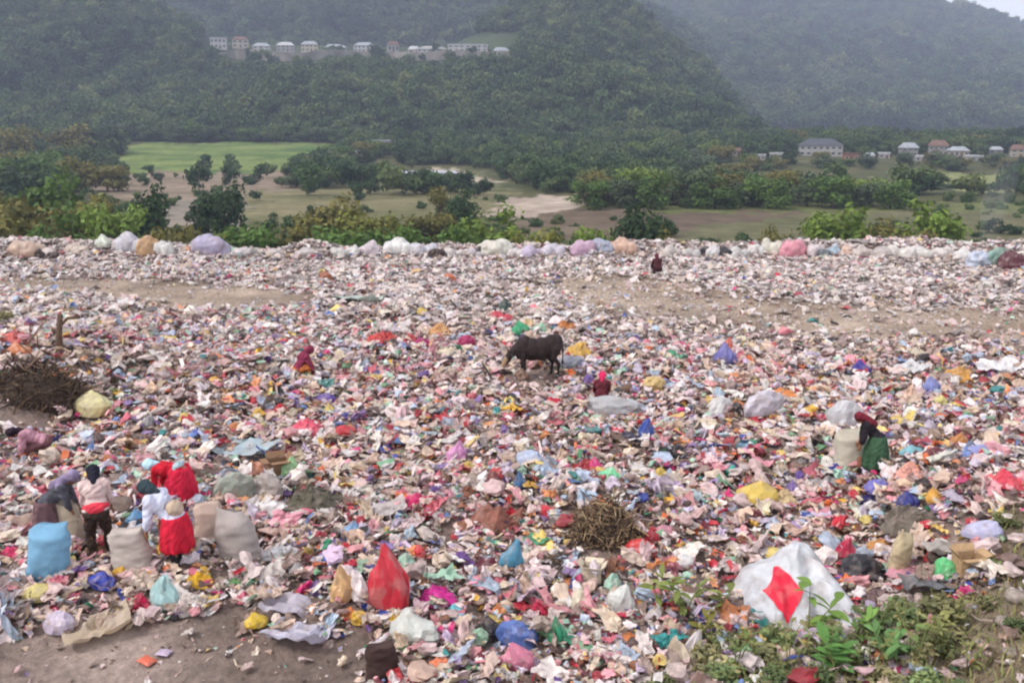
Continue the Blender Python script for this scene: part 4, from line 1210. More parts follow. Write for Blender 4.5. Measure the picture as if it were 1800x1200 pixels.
FRONT = 'things discarded in the foreground'
for t in [
    ('bag', 1488, 992, 44, 46, (206, 62, 92), 'crimson pink bag right above the white sheet', 'crimson pink bag'),
    ('cloth', 1512, 1000, 40, 30, (228, 224, 222), 'white rag in front of the crimson pink bag', None),
    ('lump', 1522, 1028, 84, 40, (44, 42, 48), 'shiny black bag right of the big white sheet', 'black bag'),
    ('cloth', 1546, 1016, 34, 18, (234, 230, 222), 'white paper lying on the black bag', None),
    ('cloth', 1548, 980, 66, 50, (196, 142, 84), 'ochre brown cloth heap behind the black bag', 'ochre cloth'),
    ('cloth', 1590, 1040, 48, 46, (206, 96, 88), 'coral red cloth right of the black bag', 'coral cloth'),
    ('cloth', 1640, 990, 36, 24, (186, 62, 66), 'red cloth left above the bright green bag', None),
    ('lump', 1662, 1022, 36, 38, (112, 212, 140), 'bright green bag beside a carton', 'bright green bag'),
    ('box', 1706, 1020, 46, 30, (176, 146, 112), 'tan carton right of the bright green bag', 'tan carton'),
    ('cloth', 1616, 938, 110, 44, (110, 102, 92), 'dark olive grey tarpaulin heap on the right', 'olive grey tarpaulin'),
    ('sheet', 1690, 988, 100, 40, (176, 168, 160), 'grey beige sheet above the tan carton', None),
    ('bag', 1736, 958, 56, 46, (190, 188, 218), 'lavender white bag above the grey beige sheet', None),
    ('cloth', 1540, 1066, 70, 34, (118, 96, 96), 'brown patterned cloth below the black bag', None),
    ('cloth', 1590, 1086, 100, 24, (186, 170, 166), 'pinkish grey cloth strip above the weeds', None),
    ('bag', 1128, 984, 50, 34, (210, 62, 64), 'scarlet bag right of the dry twig pile', 'scarlet bag'),
    ('bag', 1146, 960, 26, 28, (170, 40, 60), 'dark red bag behind the scarlet bag', None),
    ('bag', 615, 958, 46, 38, (132, 172, 212), 'light blue bag in the left centre foreground', 'light blue bag'),
    ('lump', 736, 988, 32, 26, (214, 52, 62), 'round red bag right of the tall red bag', None),
    ('cloth', 766, 1068, 72, 44, (206, 60, 146), 'magenta cloth right of the tall red bag', 'magenta cloth'),
    ('bag', 604, 1064, 54, 66, (220, 178, 126), 'orange tan bag left of the tall red bag', 'orange tan bag'),
    ('cloth', 614, 1000, 30, 18, (214, 66, 88), 'red pink rag above the orange tan bag', None),
    ('lump', 632, 1106, 34, 24, (216, 172, 62), 'mustard yellow bag at the corner of the dirt patch', None),
    ('sheet', 520, 1150, 120, 70, (190, 186, 204), 'lilac white crumpled plastic sheet on the dirt edge', 'lilac white sheet'),
    ('sheet', 500, 1090, 90, 60, (180, 172, 184), 'greyish lilac sheet behind the lilac white one', None),
    ('bag', 450, 1110, 40, 24, (226, 190, 60), 'yellow bag lying alone on the dirt patch', 'lone yellow bag'),
    ('packet', 256, 1172, 30, 30, (226, 112, 84), 'orange red packet lying on the bare dirt', 'orange packet'),
    ('packet', 286, 1158, 26, 18, (198, 178, 204), 'pale mauve packet beside the orange red packet', None),
    ('cloth', 346, 1036, 62, 40, (222, 176, 62), 'yellow orange cloth at the feet of the red skirt woman', 'yellow orange cloth'),
    ('sheet', 404, 1034, 36, 24, (108, 158, 100), 'green sheet at the foot of the grey white sack', None),
    ('bag', 172, 1042, 62, 36, (64, 76, 176), 'royal blue bag in front of the white sack', 'royal blue bag'),
    ('cloth', 236, 1082, 68, 56, (190, 36, 78), 'crimson cloth heap at the edge of the dirt', 'crimson cloth'),
    ('bag', 286, 1082, 60, 72, (186, 222, 222), 'light turquoise printed bag right of the crimson cloth', 'turquoise printed bag'),
    ('cloth', 330, 1082, 72, 40, (220, 208, 200), 'white beige cloth right of the turquoise printed bag', None),
    ('sheet', 160, 1136, 110, 60, (192, 172, 148), 'torn beige sack cloth spilling onto the dirt', 'torn beige sack'),
    ('bag', 100, 1122, 60, 50, (206, 192, 210), 'white lilac bag left of the torn beige sack', None),
    ('bag', 65, 1062, 46, 34, (222, 206, 130), 'pale yellow bag below the blue sack', None),
    ('cloth', 15, 985, 40, 24, (214, 70, 112), 'hot pink rag at the left edge beside the blue sack', None),
    ('bag', 238, 930, 40, 30, (104, 164, 212), 'sky blue bag on top of the white sack', None),
    ('cloth', 214, 938, 40, 18, (230, 140, 70), 'orange cloth on the white sack beside the sky blue bag', None),
    ('cloth', 728, 898, 54, 26, (220, 70, 122), 'hot pink cloth above the tall red bag', 'hot pink cloth'),
    ('sheet', 670, 920, 84, 42, (190, 180, 178), 'grey sheet left of the hot pink cloth', None),
    ('cloth', 548, 910, 124, 50, (96, 92, 80), 'dark olive cloth heap right of the grey white sack', 'dark olive heap'),
    ('box', 487, 842, 38, 34, (146, 114, 90), 'brown open carton above the dark olive heap', 'brown carton'),
    ('cloth', 436, 838, 60, 26, (224, 164, 136), 'peach cloth left of the brown carton', None),
    ('bag', 508, 842, 34, 38, (164, 206, 152), 'light green bag right of the brown carton', None),
    ('sheet', 416, 806, 120, 18, (176, 194, 202), 'pale blue board like sheet behind the brown carton', None),
    ('lump', 410, 886, 56, 44, (164, 170, 158), 'grey green stuffed bag above the grey white sack', 'grey green bag'),
    ('lump', 470, 880, 66, 36, (172, 160, 154), 'grey brown stuffed bag right of the grey green bag', None),
    ('cloth', 490, 990, 70, 30, (222, 220, 222), 'white rag right of the grey white sack', None),
    ('bag', 982, 1142, 40, 54, (58, 152, 112), 'emerald green torn bag in the lower centre', 'emerald torn bag'),
    ('sheet', 1010, 1140, 46, 24, (70, 160, 126), 'green strip of plastic right of the emerald torn bag', None),
    ('bag', 912, 1186, 60, 44, (216, 130, 156), 'pink bag at the bottom centre', 'pink bottom bag'),
    ('cloth', 946, 1090, 50, 24, (194, 60, 88), 'crimson rag above the emerald torn bag', None),
    ('bag', 1090, 1084, 54, 64, (222, 222, 218), 'white bag with a red base in the lower middle', 'white red bag'),
    ('cloth', 1096, 1090, 36, 24, (206, 60, 90), 'red cloth at the foot of the white red bag', None),
    ('box', 1042, 1030, 36, 26, (210, 194, 172), 'cream carton in the lower middle', 'cream carton'),
    ('cloth', 968, 1020, 66, 40, (84, 76, 70), 'dark grey brown cloth heap left of the cream carton', None),
    ('sheet', 1008, 932, 80, 60, (184, 180, 172), 'grey white sheet left of the dry twig pile', 'grey white sheet'),
    ('cloth', 884, 936, 110, 56, (142, 96, 84), 'reddish brown cloth heap left of the grey white sheet', 'reddish brown heap'),
    ('bag', 1222, 1176, 58, 64, (222, 212, 214), 'white bag among the weeds at the bottom', None),
    ('bag', 1250, 1180, 40, 30, (222, 218, 160), 'pale yellow bag beside the white bag among the weeds', None),
    ('bag', 1200, 1004, 40, 26, (230, 226, 224), 'small white bag between scarlet bag and white sheet', None),
    ('bag', 722, 1140, 100, 56, (204, 206, 200), 'big pale grey bag below the magenta cloth', 'big pale grey bag'),
    ('bag', 838, 1140, 46, 32, (150, 190, 160), 'pale green bag right of the big pale grey bag', None),
    ('cloth', 842, 1160, 34, 20, (160, 50, 54), 'dark red rag below the pale green bag', None),
    ('cloth', 774, 1186, 60, 22, (228, 138, 104), 'salmon orange cloth at the bottom', None),
    ('bag', 800, 1090, 36, 22, (120, 200, 214), 'turquoise bag right of the magenta cloth', None),
    ('cloth', 692, 1196, 70, 30, (178, 142, 120), 'beige brown cloth right of the torn dark brown bag', None),
]:
    item(*t[:7], FRONT, mark=t[7])

# tall sacks of the workers
SACKS = 'sacks standing by the workers'
item('sack', 80, 1022, 70, 102, (122, 170, 202), 'plump light blue sack standing at the left', SACKS, rz=0.12, mark='blue sack')
item('sack', 424, 998, 66, 106, (170, 160, 156), 'tall grey white woven sack right of the red skirt woman', SACKS, rz=-0.05, mark='grey white sack')
item('opensack', 232, 1010, 68, 82, (190, 178, 170), 'wide dirty white sack behind the royal blue bag', SACKS, rz=0.1, mark='white sack')
item('opensack', 118, 962, 54, 82, (178, 162, 142), 'beige sack behind the blue sack', SACKS, rz=-0.15)
item('sack', 366, 962, 50, 84, (196, 172, 158), 'pinkish see through sack stuffed with waste between woman and grey sack', SACKS, rz=0.2)
item('sack', 1500, 826, 60, 72, (188, 180, 164), 'dirty white sack held by the worker in green', SACKS, rz=0.1, mark='dirty white sack')
item('lump', 1490, 762, 70, 62, (208, 206, 210), 'white stuffed sack behind the dirty white sack', SACKS)
item('bag', 686, 1080, 74, 112, (206, 50, 66), 'tall red plastic bag standing in the centre foreground', FRONT, mark='tall red bag')
item('bag', 897, 1014, 44, 72, (92, 160, 192), 'pointed translucent blue bag in the centre foreground', FRONT, mark='pointed blue bag')
item('cloth', 268, 880, 110, 26, (196, 60, 78), 'red cloth spread behind the standing worker', FRONT)

# ------------------------------------------------------------------ the big white sheet with a red diamond
def white_sheet():
    x, y, z = hit(1408, 1094)
    s = mpp(x, y, z)
    n = 52
    W, D, Hh = 208 * s, 1.5, 122 * s
    def shape(p):
        prof = np.interp(p[:, 0], [-0.5, -0.42, -0.28, -0.08, 0.10, 0.22, 0.36, 0.5], [0.0, 0.38, 0.68, 0.86, 0.97, 0.90, 0.60, 0.0])
        up = np.sin(np.clip(p[:, 1] * 1.35, 0, 1) * math.pi / 2) ** 0.95 * (1 - 0.55 * sst(0.75, 1, p[:, 1]))
        puff = 0.30 * (n3(p, 3.0, 8) - 0.5) + 0.20 * (n3(p, 6.5, 21) - 0.5) + 0.09 * crease(p, 4.0, 5) + 0.06 * crease(p, 8, 12) + 0.03 * crease(p, 15, 15)
        edge = 0.35 * (vnoise(p[:, 0] * 7 + 3, p[:, 0] * 0, 33) - 0.5) * (1 - p[:, 1])
        side = 0.16 * (vnoise(p[:, 1] * 5 + 3, p[:, 1] * 0, 37) - 0.5)
        return np.stack([(p[:, 0] * (1 - 0.15 * p[:, 1]) + side * np.abs(p[:, 0]) * 2) * W, (p[:, 1] - 0.1 + edge) * D + 0.25 * (n3(p, 4, 3) - 0.5), prof * up * Hh * 0.74 + puff * 0.8], 1)
    X, Y = np.meshgrid(np.linspace(-0.5, 0.5, n), np.linspace(0, 1, n), indexing='ij')
    p = np.stack([X.ravel(), Y.ravel(), 0 * X.ravel()], 1)
    o = link('plastic_sheet', mesh_np('white_sheet', shape(p), grid_faces(n, n), None, False), M_BAG, None, (x, y, z), color=lin((206, 207, 212)))
    tag(o, 'big white plastic sheet with a red diamond above the weeds', 'plastic sheet', FRONT)
    m = 16          # the red diamond printed on it follows the folds
    A, B = np.meshgrid(np.linspace(-1, 1, m), np.linspace(-1, 1, m), indexing='ij')
    q = np.stack([-0.17 + (A - B).ravel() * 0.095, np.clip(0.30 + (A + B).ravel() * 0.13, 0, 1), 0 * A.ravel()], 1)
    link('red_diamond', mesh_np('red_diamond', shape(q) + np.array([0, -0.014, 0.014]), grid_faces(m, m), None, True), M_CLOTH, o, color=lin((222, 50, 72)))
    LANDMARKS.append(('big white sheet', 1405, 1090))
    TAKEN.append((x, y + 0.4, 1.1))
white_sheet()

item('sack', 1580, 1008, 40, 82, (200, 182, 148), 'slumped beige sack right of the ochre cloth', FRONT, rz=0.5, tilt=0.15)
item('sheet', 1648, 1056, 104, 52, (112, 112, 116), 'dark grey tarpaulin right of the coral cloth', FRONT, rz=0.2, mark='dark grey tarpaulin')
item('opensack', 672, 1206, 58, 72, (66, 46, 42), 'torn dark brown bag gaping open at the bottom', FRONT, rz=0.4, mark='torn dark brown bag')

# ------------------------------------------------------------------ more single pieces of litter, each found from a neighbour
WORDS = {'white': (224, 222, 220), 'cream': (220, 208, 184), 'pink': (216, 150, 164), 'red': (192, 60, 66), 'orange': (216, 136, 84), 'yellow': (220, 192, 104),
         'green': (104, 156, 112), 'mint': (172, 206, 186), 'blue': (96, 120, 186), 'pale blue': (168, 188, 212), 'purple': (118, 90, 156),
         'grey': (168, 162, 162), 'black': (54, 50, 54), 'brown': (128, 96, 76), 'beige': (198, 178, 158), 'maroon': (112, 50, 62)}
NOUN = {'bag': 'crumpled %s plastic bag', 'lump': 'stuffed %s plastic bag', 'cloth': '%s rag', 'sheet': 'creased %s plastic sheet', 'packet': 'flat %s packet', 'bottle': '%s plastic bottle'}

def free_spot(u, v):
    uu, vv = np.array([u]), np.array([v])
    return not (in_poly(uu, vv, DIRT_FRONT)[0] or in_poly(uu, vv, BANK_R)[0])

made = 0; tries = 0
while made < 115 and tries < 4000:
    tries += 1
    u = RNG.uniform(20, 1780); v = 1195 - 640 * RNG.uniform(0, 1) ** 1.25
    if not free_spot(u, v): continue
    x, y, z = hit(u, v)
    if any((x - q[0]) ** 2 + (y - q[1]) ** 2 < (q[2] * 0.9 + 0.12) ** 2 for q in TAKEN): continue
    lm = sorted(LANDMARKS, key=lambda q: abs(q[1] - u) + 1.3 * abs(q[2] - v))
    shape = ['bag', 'bag', 'cloth', 'sheet', 'lump', 'packet', 'bottle'][int(RNG.integers(0, 7))]
    if shape in ('packet', 'bottle') and v < 850: shape = 'bag'
    cw = list(WORDS)[int(RNG.integers(0, len(WORDS)))]
    name, lu, lv = lm[0]
    du, dv = u - lu, (v - lv) * 1.3
    rel = ('right of' if du > 0 else 'left of') if abs(du) > abs(dv) else ('just below' if dv > 0 else 'just above')
    lab = (NOUN[shape] % cw) + f' {rel} the {name}'
    key = (shape in ('bag', 'lump'), cw, name)
    if lab in LABELS or key in LABELS: continue
    LABELS.add(key)
    sz = {'bag': 0.32, 'lump': 0.36, 'cloth': 0.42, 'sheet': 0.5, 'packet': 0.22, 'bottle': 0.26}[shape] * RNG.uniform(0.85, 1.6)
    px = sz / mpp(x, y, z)
    item(shape, u, v, px, px * (0.7 if shape in ('bag', 'lump') else 0.4), WORDS[cw], lab, 'single pieces of litter across the dump', rz=RNG.uniform(0, 6.28))
    made += 1

# ------------------------------------------------------------------ the litter nobody could count: one carpet of small pieces
PAL = [  # rgb, weight
    ((234, 228, 226), 14), ((226, 208, 206), 11), ((214, 188, 186), 9), ((212, 188, 168), 8), ((196, 176, 164), 6), ((228, 212, 192), 6),
    ((160, 140, 130), 6), ((130, 108, 98), 4.5), ((90, 72, 66), 3.0), ((50, 44, 46), 2.6),
    ((222, 160, 168), 6.5), ((210, 112, 130), 4), ((196, 52, 66), 3.8), ((160, 38, 54), 2.0), ((210, 60, 124), 1.6),
    ((226, 156, 106), 3.2), ((216, 112, 58), 1.8), ((232, 206, 122), 3.2), ((218, 172, 62), 1.5),
    ((122, 168, 130), 2.0), ((168, 206, 184), 3.0), ((54, 136, 98), 1.0), ((60, 148, 148), 0.9),
    ((182, 198, 218), 4.0), ((112, 140, 196), 2.0), ((60, 76, 158), 1.3), ((150, 128, 178), 1.8), ((202, 190, 212), 3.5), ((98, 64, 130), 0.9),
    ((112, 44, 54), 2.2), ((140, 92, 66), 3.0)]
PAL_RGB = np.array([lin(p[0])[:3] for p in PAL]); PAL_W = np.array([p[1] for p in PAL]); PAL_W = PAL_W / PAL_W.sum()
PALE_N = 10      # the first ten are the pale, grey and soil tones

def tpl_sheet(n, seed):
    """a scrap of torn film, creased along random lines"""
    rg = np.random.default_rng(seed)
    s = np.linspace(-0.5, 0.5, n + 1); X, Y = np.meshgrid(s, s, indexing='ij')
    v = np.stack([X.ravel(), Y.ravel() * rg.uniform(0.35, 0.95), np.zeros((n + 1) ** 2)], 1)
    z = np.zeros(len(v))
    for k in range(3):
        th = rg.uniform(0, 3.14); q = v[:, 0] * math.cos(th) + v[:, 1] * math.sin(th) - rg.uniform(-0.25, 0.25)
        z += np.abs(q) * rg.uniform(-0.75, 0.55)
    z += rg.normal(size=len(v)) * 0.06
    v[:, :2] += rg.normal(size=(len(v), 2)) * 0.24 / n
    v[:, :2] *= rg.uniform(0.7, 1.15, (len(v), 1))
    v[:, 2] = z - z.mean() + 0.10
    q = grid_faces(n + 1, n + 1)
    return v, np.concatenate([q[:, [0, 1, 2]], q[:, [0, 2, 3]]])

def tpl_lump(base, seed):
    rg = np.random.default_rng(seed)
    v, f = base; v = v.copy()
    v *= rg.uniform(0.55, 1.15, (len(v), 1)); v *= 0.5
    v[:, 1] *= rg.uniform(0.5, 0.9); v[:, 2] *= rg.uniform(0.35, 0.65)
    v[:, 2] += 0.12
    return v, f

def tpl_strip(n, seed):
    rg = np.random.default_rng(seed)
    t = np.linspace(-0.9, 0.9, n + 1)
    c = np.stack([t, 0.4 * np.sin(t * rg.uniform(1, 3)) * rg.uniform(-1, 1), 0.12 + 0.16 * rg.normal(size=n + 1)], 1)
    w = rg.uniform(0.05, 0.14)
    a = c + np.array([0, w, 0.03]); b = c - np.array([0, w, 0.03])
    v = np.concatenate([a, b]); f = []
    for i in range(n): f += [(i, i + 1, n + 1 + i + 1), (i, n + 1 + i + 1, n + 1 + i)]
    return v, np.array(f)

ICO0 = ico(1)
def tpl_set(level):
    if level == 0:
        return [tpl_sheet(4, 300 + i) for i in range(20)] + [tpl_lump(ICO2, 330 + i) for i in range(6)] + [tpl_strip(5, 350 + i) for i in range(6)]
    if level == 3:
        return [tpl_sheet(6, 400 + i) for i in range(16)] + [tpl_lump(ICO2, 430 + i) for i in range(5)]
    if level == 1:
        return [tpl_sheet(3, 300 + i) for i in range(20)] + [tpl_lump(ICO0, 330 + i) for i in range(5)] + [tpl_strip(3, 350 + i) for i in range(5)]
    return [tpl_sheet(2, 300 + i) for i in range(16)] + [tpl_lump(ICO0, 330 + i) for i in range(4)]

def density(x, y, z):
    u, v = project(x, y, z)
    uw = u + (fbm(u / 45, v / 14, 51, 3) - 0.5) * 60
    d = np.ones(len(x)); k = len(x)
    us = uw + RNG.normal(0, 24, k); vs = v + RNG.normal(0, 4.5, k)
    d[in_poly(us, vs, DIRT_FAR)] = 0.06
    d[in_poly(us, v + RNG.normal(0, 8, k), DIRT_MIDR)] = 0.19
    d[in_poly(u, v, DIRT_FRONT)] = 0.15
    d[in_poly(u, v, BANK_R)] = np.where(u[in_poly(u, v, BANK_R)] < 1640, 0.42, 0.16)
    d *= 0.75 + 0.55 * (fbm(x / 3.5, y / 3.5, 91, 2) > 0.36)
    d[y > EDGE + 1.5] = 0
    return np.clip(d, 0, 1), u, v

def litter():
    V, F, C = [], [], []
    off = 0
    free = np.array(TAKEN)
    for (y0, y1, per, med, level) in ((8.0, 17.0, 112, 0.112, 0), (17.0, 31.0, 76, 0.150, 1), (31.0, EDGE + 2, 56, 0.190, 2), (8.01, 17.0, 12, 0.27, 3), (17.01, 31.0, 7, 0.31, 3)):
        a = 0.70
        area = a * (y1 ** 2 - y0 ** 2)
        n = int(area * per)
        y = np.sqrt(RNG.uniform(y0 ** 2, y1 ** 2, n)); x = RNG.uniform(-a, a, n) * y
        z = ground_z(x, y)
        d, u, v = density(x, y, z)
        keep = RNG.uniform(0, 1, n) < d
        for (fx, fy, fr) in free:
            if fr > 0.14 and y0 - 1 < fy < y1 + 1:
                keep &= ~(((x - fx) ** 2 + (y - fy) ** 2 < (fr * 0.85) ** 2) & (RNG.uniform(0, 1, n) < 0.9))
        x, y, z, u, v, d = x[keep], y[keep], z[keep], u[keep], v[keep], d[keep]
        n = len(x)
        tpl = tpl_set(level)
        pick = RNG.integers(0, len(tpl), n)
        s = med * RNG.lognormal(0, 0.62, n)
        s *= np.where((d > 0.2) & (d < 0.5) & (v < 700), 0.6, 1.0)
        s *= np.where(d < 0.2, np.where(RNG.uniform(0, 1, n) < 0.16, 0.75, np.where(v < 700, 0.5, 0.34)), 1.0)
        s = np.clip(s, 0.025, med * 2.9)
        # colours come in drifts: household bags burst together
        pal = RNG.choice(len(PAL), n, p=PAL_W)
        if level == 3: pal = np.where(RNG.uniform(0, 1, n) < 0.62, RNG.choice([0, 0, 1, 2, 3, 5, 10, 27, 23], n), pal)
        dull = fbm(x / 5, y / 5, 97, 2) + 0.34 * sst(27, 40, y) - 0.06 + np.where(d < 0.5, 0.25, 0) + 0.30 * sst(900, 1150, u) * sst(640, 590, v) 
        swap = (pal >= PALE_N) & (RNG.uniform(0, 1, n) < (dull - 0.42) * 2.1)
        pal[swap] = RNG.integers(0, PALE_N - 1, swap.sum())
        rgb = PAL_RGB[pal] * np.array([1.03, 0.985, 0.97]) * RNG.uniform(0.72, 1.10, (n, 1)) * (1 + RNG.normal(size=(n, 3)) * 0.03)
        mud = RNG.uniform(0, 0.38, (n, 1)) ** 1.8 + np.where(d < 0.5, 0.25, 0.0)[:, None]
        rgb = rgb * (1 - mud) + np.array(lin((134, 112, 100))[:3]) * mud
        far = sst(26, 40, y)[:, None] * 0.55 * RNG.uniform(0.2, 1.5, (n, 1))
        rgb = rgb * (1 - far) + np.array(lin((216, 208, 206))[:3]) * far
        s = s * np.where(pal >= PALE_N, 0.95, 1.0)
        rz = RNG.uniform(0, 6.28, n); ti = RNG.normal(0, 0.34, n); tj = RNG.normal(0, 0.30, n)
        lift = RNG.uniform(-0.03, 0.15, n) * np.where(d < 0.2, 0.0, np.where((d < 0.5) & (v < 700), 0.25, 1.0)) + 0.012
        if level == 3: lift = lift + 0.06; s = np.clip(s, 0.2, 0.55)
        print2 = RNG.uniform(0, 1, n) < (0.30 if level != 3 else 0.18)
        second = PAL_RGB[RNG.choice(len(PAL), n, p=PAL_W)]
        for k, (tv, tf) in enumerate(tpl):
            m = np.nonzero(pick == k)[0]
            if len(m) == 0: continue
            c, sn = np.cos(rz[m]), np.sin(rz[m]); ci, si = np.cos(ti[m]), np.sin(ti[m]); cj, sj = np.cos(tj[m]), np.sin(tj[m])
            p = np.repeat(tv[None], len(m), 0) * s[m][:, None, None]
            p[:, :, 2] *= RNG.uniform(0.5, 1.2, (len(m), 1))
            px = p[:, :, 0] * ci[:, None] + p[:, :, 2] * si[:, None]; pz = -p[:, :, 0] * si[:, None] + p[:, :, 2] * ci[:, None]
            py = p[:, :, 1] * cj[:, None] - pz * sj[:, None]; pz = p[:, :, 1] * sj[:, None] + pz * cj[:, None]
            qx = px * c[:, None] - py * sn[:, None] + x[m][:, None]; qy = px * sn[:, None] + py * c[:, None] + y[m][:, None]
            qz = pz + (z[m] + lift[m])[:, None]
            V.append(np.stack([qx, qy, qz], -1).reshape(-1, 3))
            F.append((tf[None] + (np.arange(len(m)) * len(tv))[:, None, None] + off).reshape(-1, 3))
            off += len(m) * len(tv)
            fc = np.repeat(rgb[m][:, None], len(tf), 1)
            # printed wrappers: a band of another colour
            cen = tv[tf].mean(1)
            band = np.abs(cen[:, 0] - 0.05) < 0.2
            pm = print2[m]
            fc[np.ix_(pm, band)] = second[m][pm][:, None]
            C.append(fc.reshape(-1, 3))
    V = np.concatenate(V); F = np.concatenate(F); C = np.concatenate(C)
    C = np.concatenate([C, np.ones((len(C), 1))], 1)
    print('litter triangles', len(F))
    o = link('scattered_litter', mesh_np('scattered_litter', V, F, C, False), M_LITTER)
    tag(o, 'carpet of countless small scraps of plastic and paper covering the dump', 'litter', kind='stuff')

# ------------------------------------------------------------------ bodies: overlapping tapered limbs fused into one skin
def capsule(bm, p0, r0, p1, r1, seg=10):
    p0, p1 = Vector(p0), Vector(p1)
    d = (p1 - p0); L = d.length
    if L < 1e-5: d = Vector((0, 0, 1))
    d.normalize()
    pts = [p0 - d * r0 * 0.95, p0 - d * r0 * 0.6, p0, p1, p1 + d * r1 * 0.6, p1 + d * r1 * 0.95]
    tube(bm, pts, [r0 * 0.3, r0 * 0.8, r0, r1, r1 * 0.8, r1 * 0.3], seg)

def ellipsoid(bm, c, r, rot=None):
    m = Matrix.Translation(c) @ (rot.to_4x4() if rot is not None else Matrix.Identity(4)) @ Matrix.Diagonal((*r, 1))
    bmesh.ops.create_uvsphere(bm, u_segments=14, v_segments=10, radius=1.0, matrix=m)

def fuse(name, bm, voxel, mat, parent, iters=3, disp=0.0):
    me = bpy.data.meshes.new(name); bm.to_mesh(me); bm.free()
    o = bpy.data.objects.new(name, me); COL.objects.link(o)
    r = o.modifiers.new('skin', 'REMESH'); r.mode = 'VOXEL'; r.voxel_size = voxel
    s = o.modifiers.new('soften', 'SMOOTH'); s.iterations = iters; s.factor = 0.5
    dg = bpy.context.evaluated_depsgraph_get()
    out = bpy.data.meshes.new_from_object(o.evaluated_get(dg))
    o.modifiers.clear(); o.data = out
    if disp:
        n = len(out.vertices); co = np.empty(n * 3, np.float32); out.vertices.foreach_get('co', co); co = co.reshape(-1, 3)
        no = np.empty(n * 3, np.float32); out.vertices.foreach_get('normal', no); no = no.reshape(-1, 3)
        co += no * ((crease(co.astype(float), 9, 3) * 0.5 + n3(co.astype(float), 6, 9) - 0.5) * disp)[:, None]
        out.vertices.foreach_set('co', co.ravel()); out.update()
    out.name = name
    out.polygons.foreach_set('use_smooth', [True] * len(out.polygons))
    out.materials.clear(); out.materials.append(mat)
    o.parent = parent
    return o

def ik(a, b, l1, l2, hint):
    a, b, hint = Vector(a), Vector(b), Vector(hint)
    d = b - a; L = min(d.length, (l1 + l2) * 0.999); d.normalize()
    b = a + d * L
    k = (l1 * l1 - l2 * l2 + L * L) / (2 * L)
    h = math.sqrt(max(0, l1 * l1 - k * k))
    n = hint - hint.project(d)
    n = n.normalized() if n.length > 1e-4 else d.orthogonal().normalized()
    return a + d * k + n * h, b

def skin_mat(): return mat_plain('skin', lin((134, 92, 70)), 0.6, 20, 0.12)
def fabric(rgb):
    key = ('garment_%d_%d_%d' % rgb,)
    if key in MATS: return MATS[key]
    m = mat_plain(key[0], lin(rgb), 0.92, 6, 0.36, 0.0, 0.1)
    nt = m.node_tree; b = nt.nodes['Principled BSDF']
    tc = nt.nodes.new('ShaderNodeTexCoord'); wv = nt.nodes.new('ShaderNodeTexWave')
    wv.bands_direction = 'DIAGONAL'; wv.inputs['Scale'].default_value = 4.5; wv.inputs['Distortion'].default_value = 7.0; wv.inputs['Detail'].default_value = 3.0
    nt.links.new(tc.outputs['Object'], wv.inputs['Vector'])
    bump(nt, b, wv.outputs['Fac'], 0.35, 0.03)
    return m

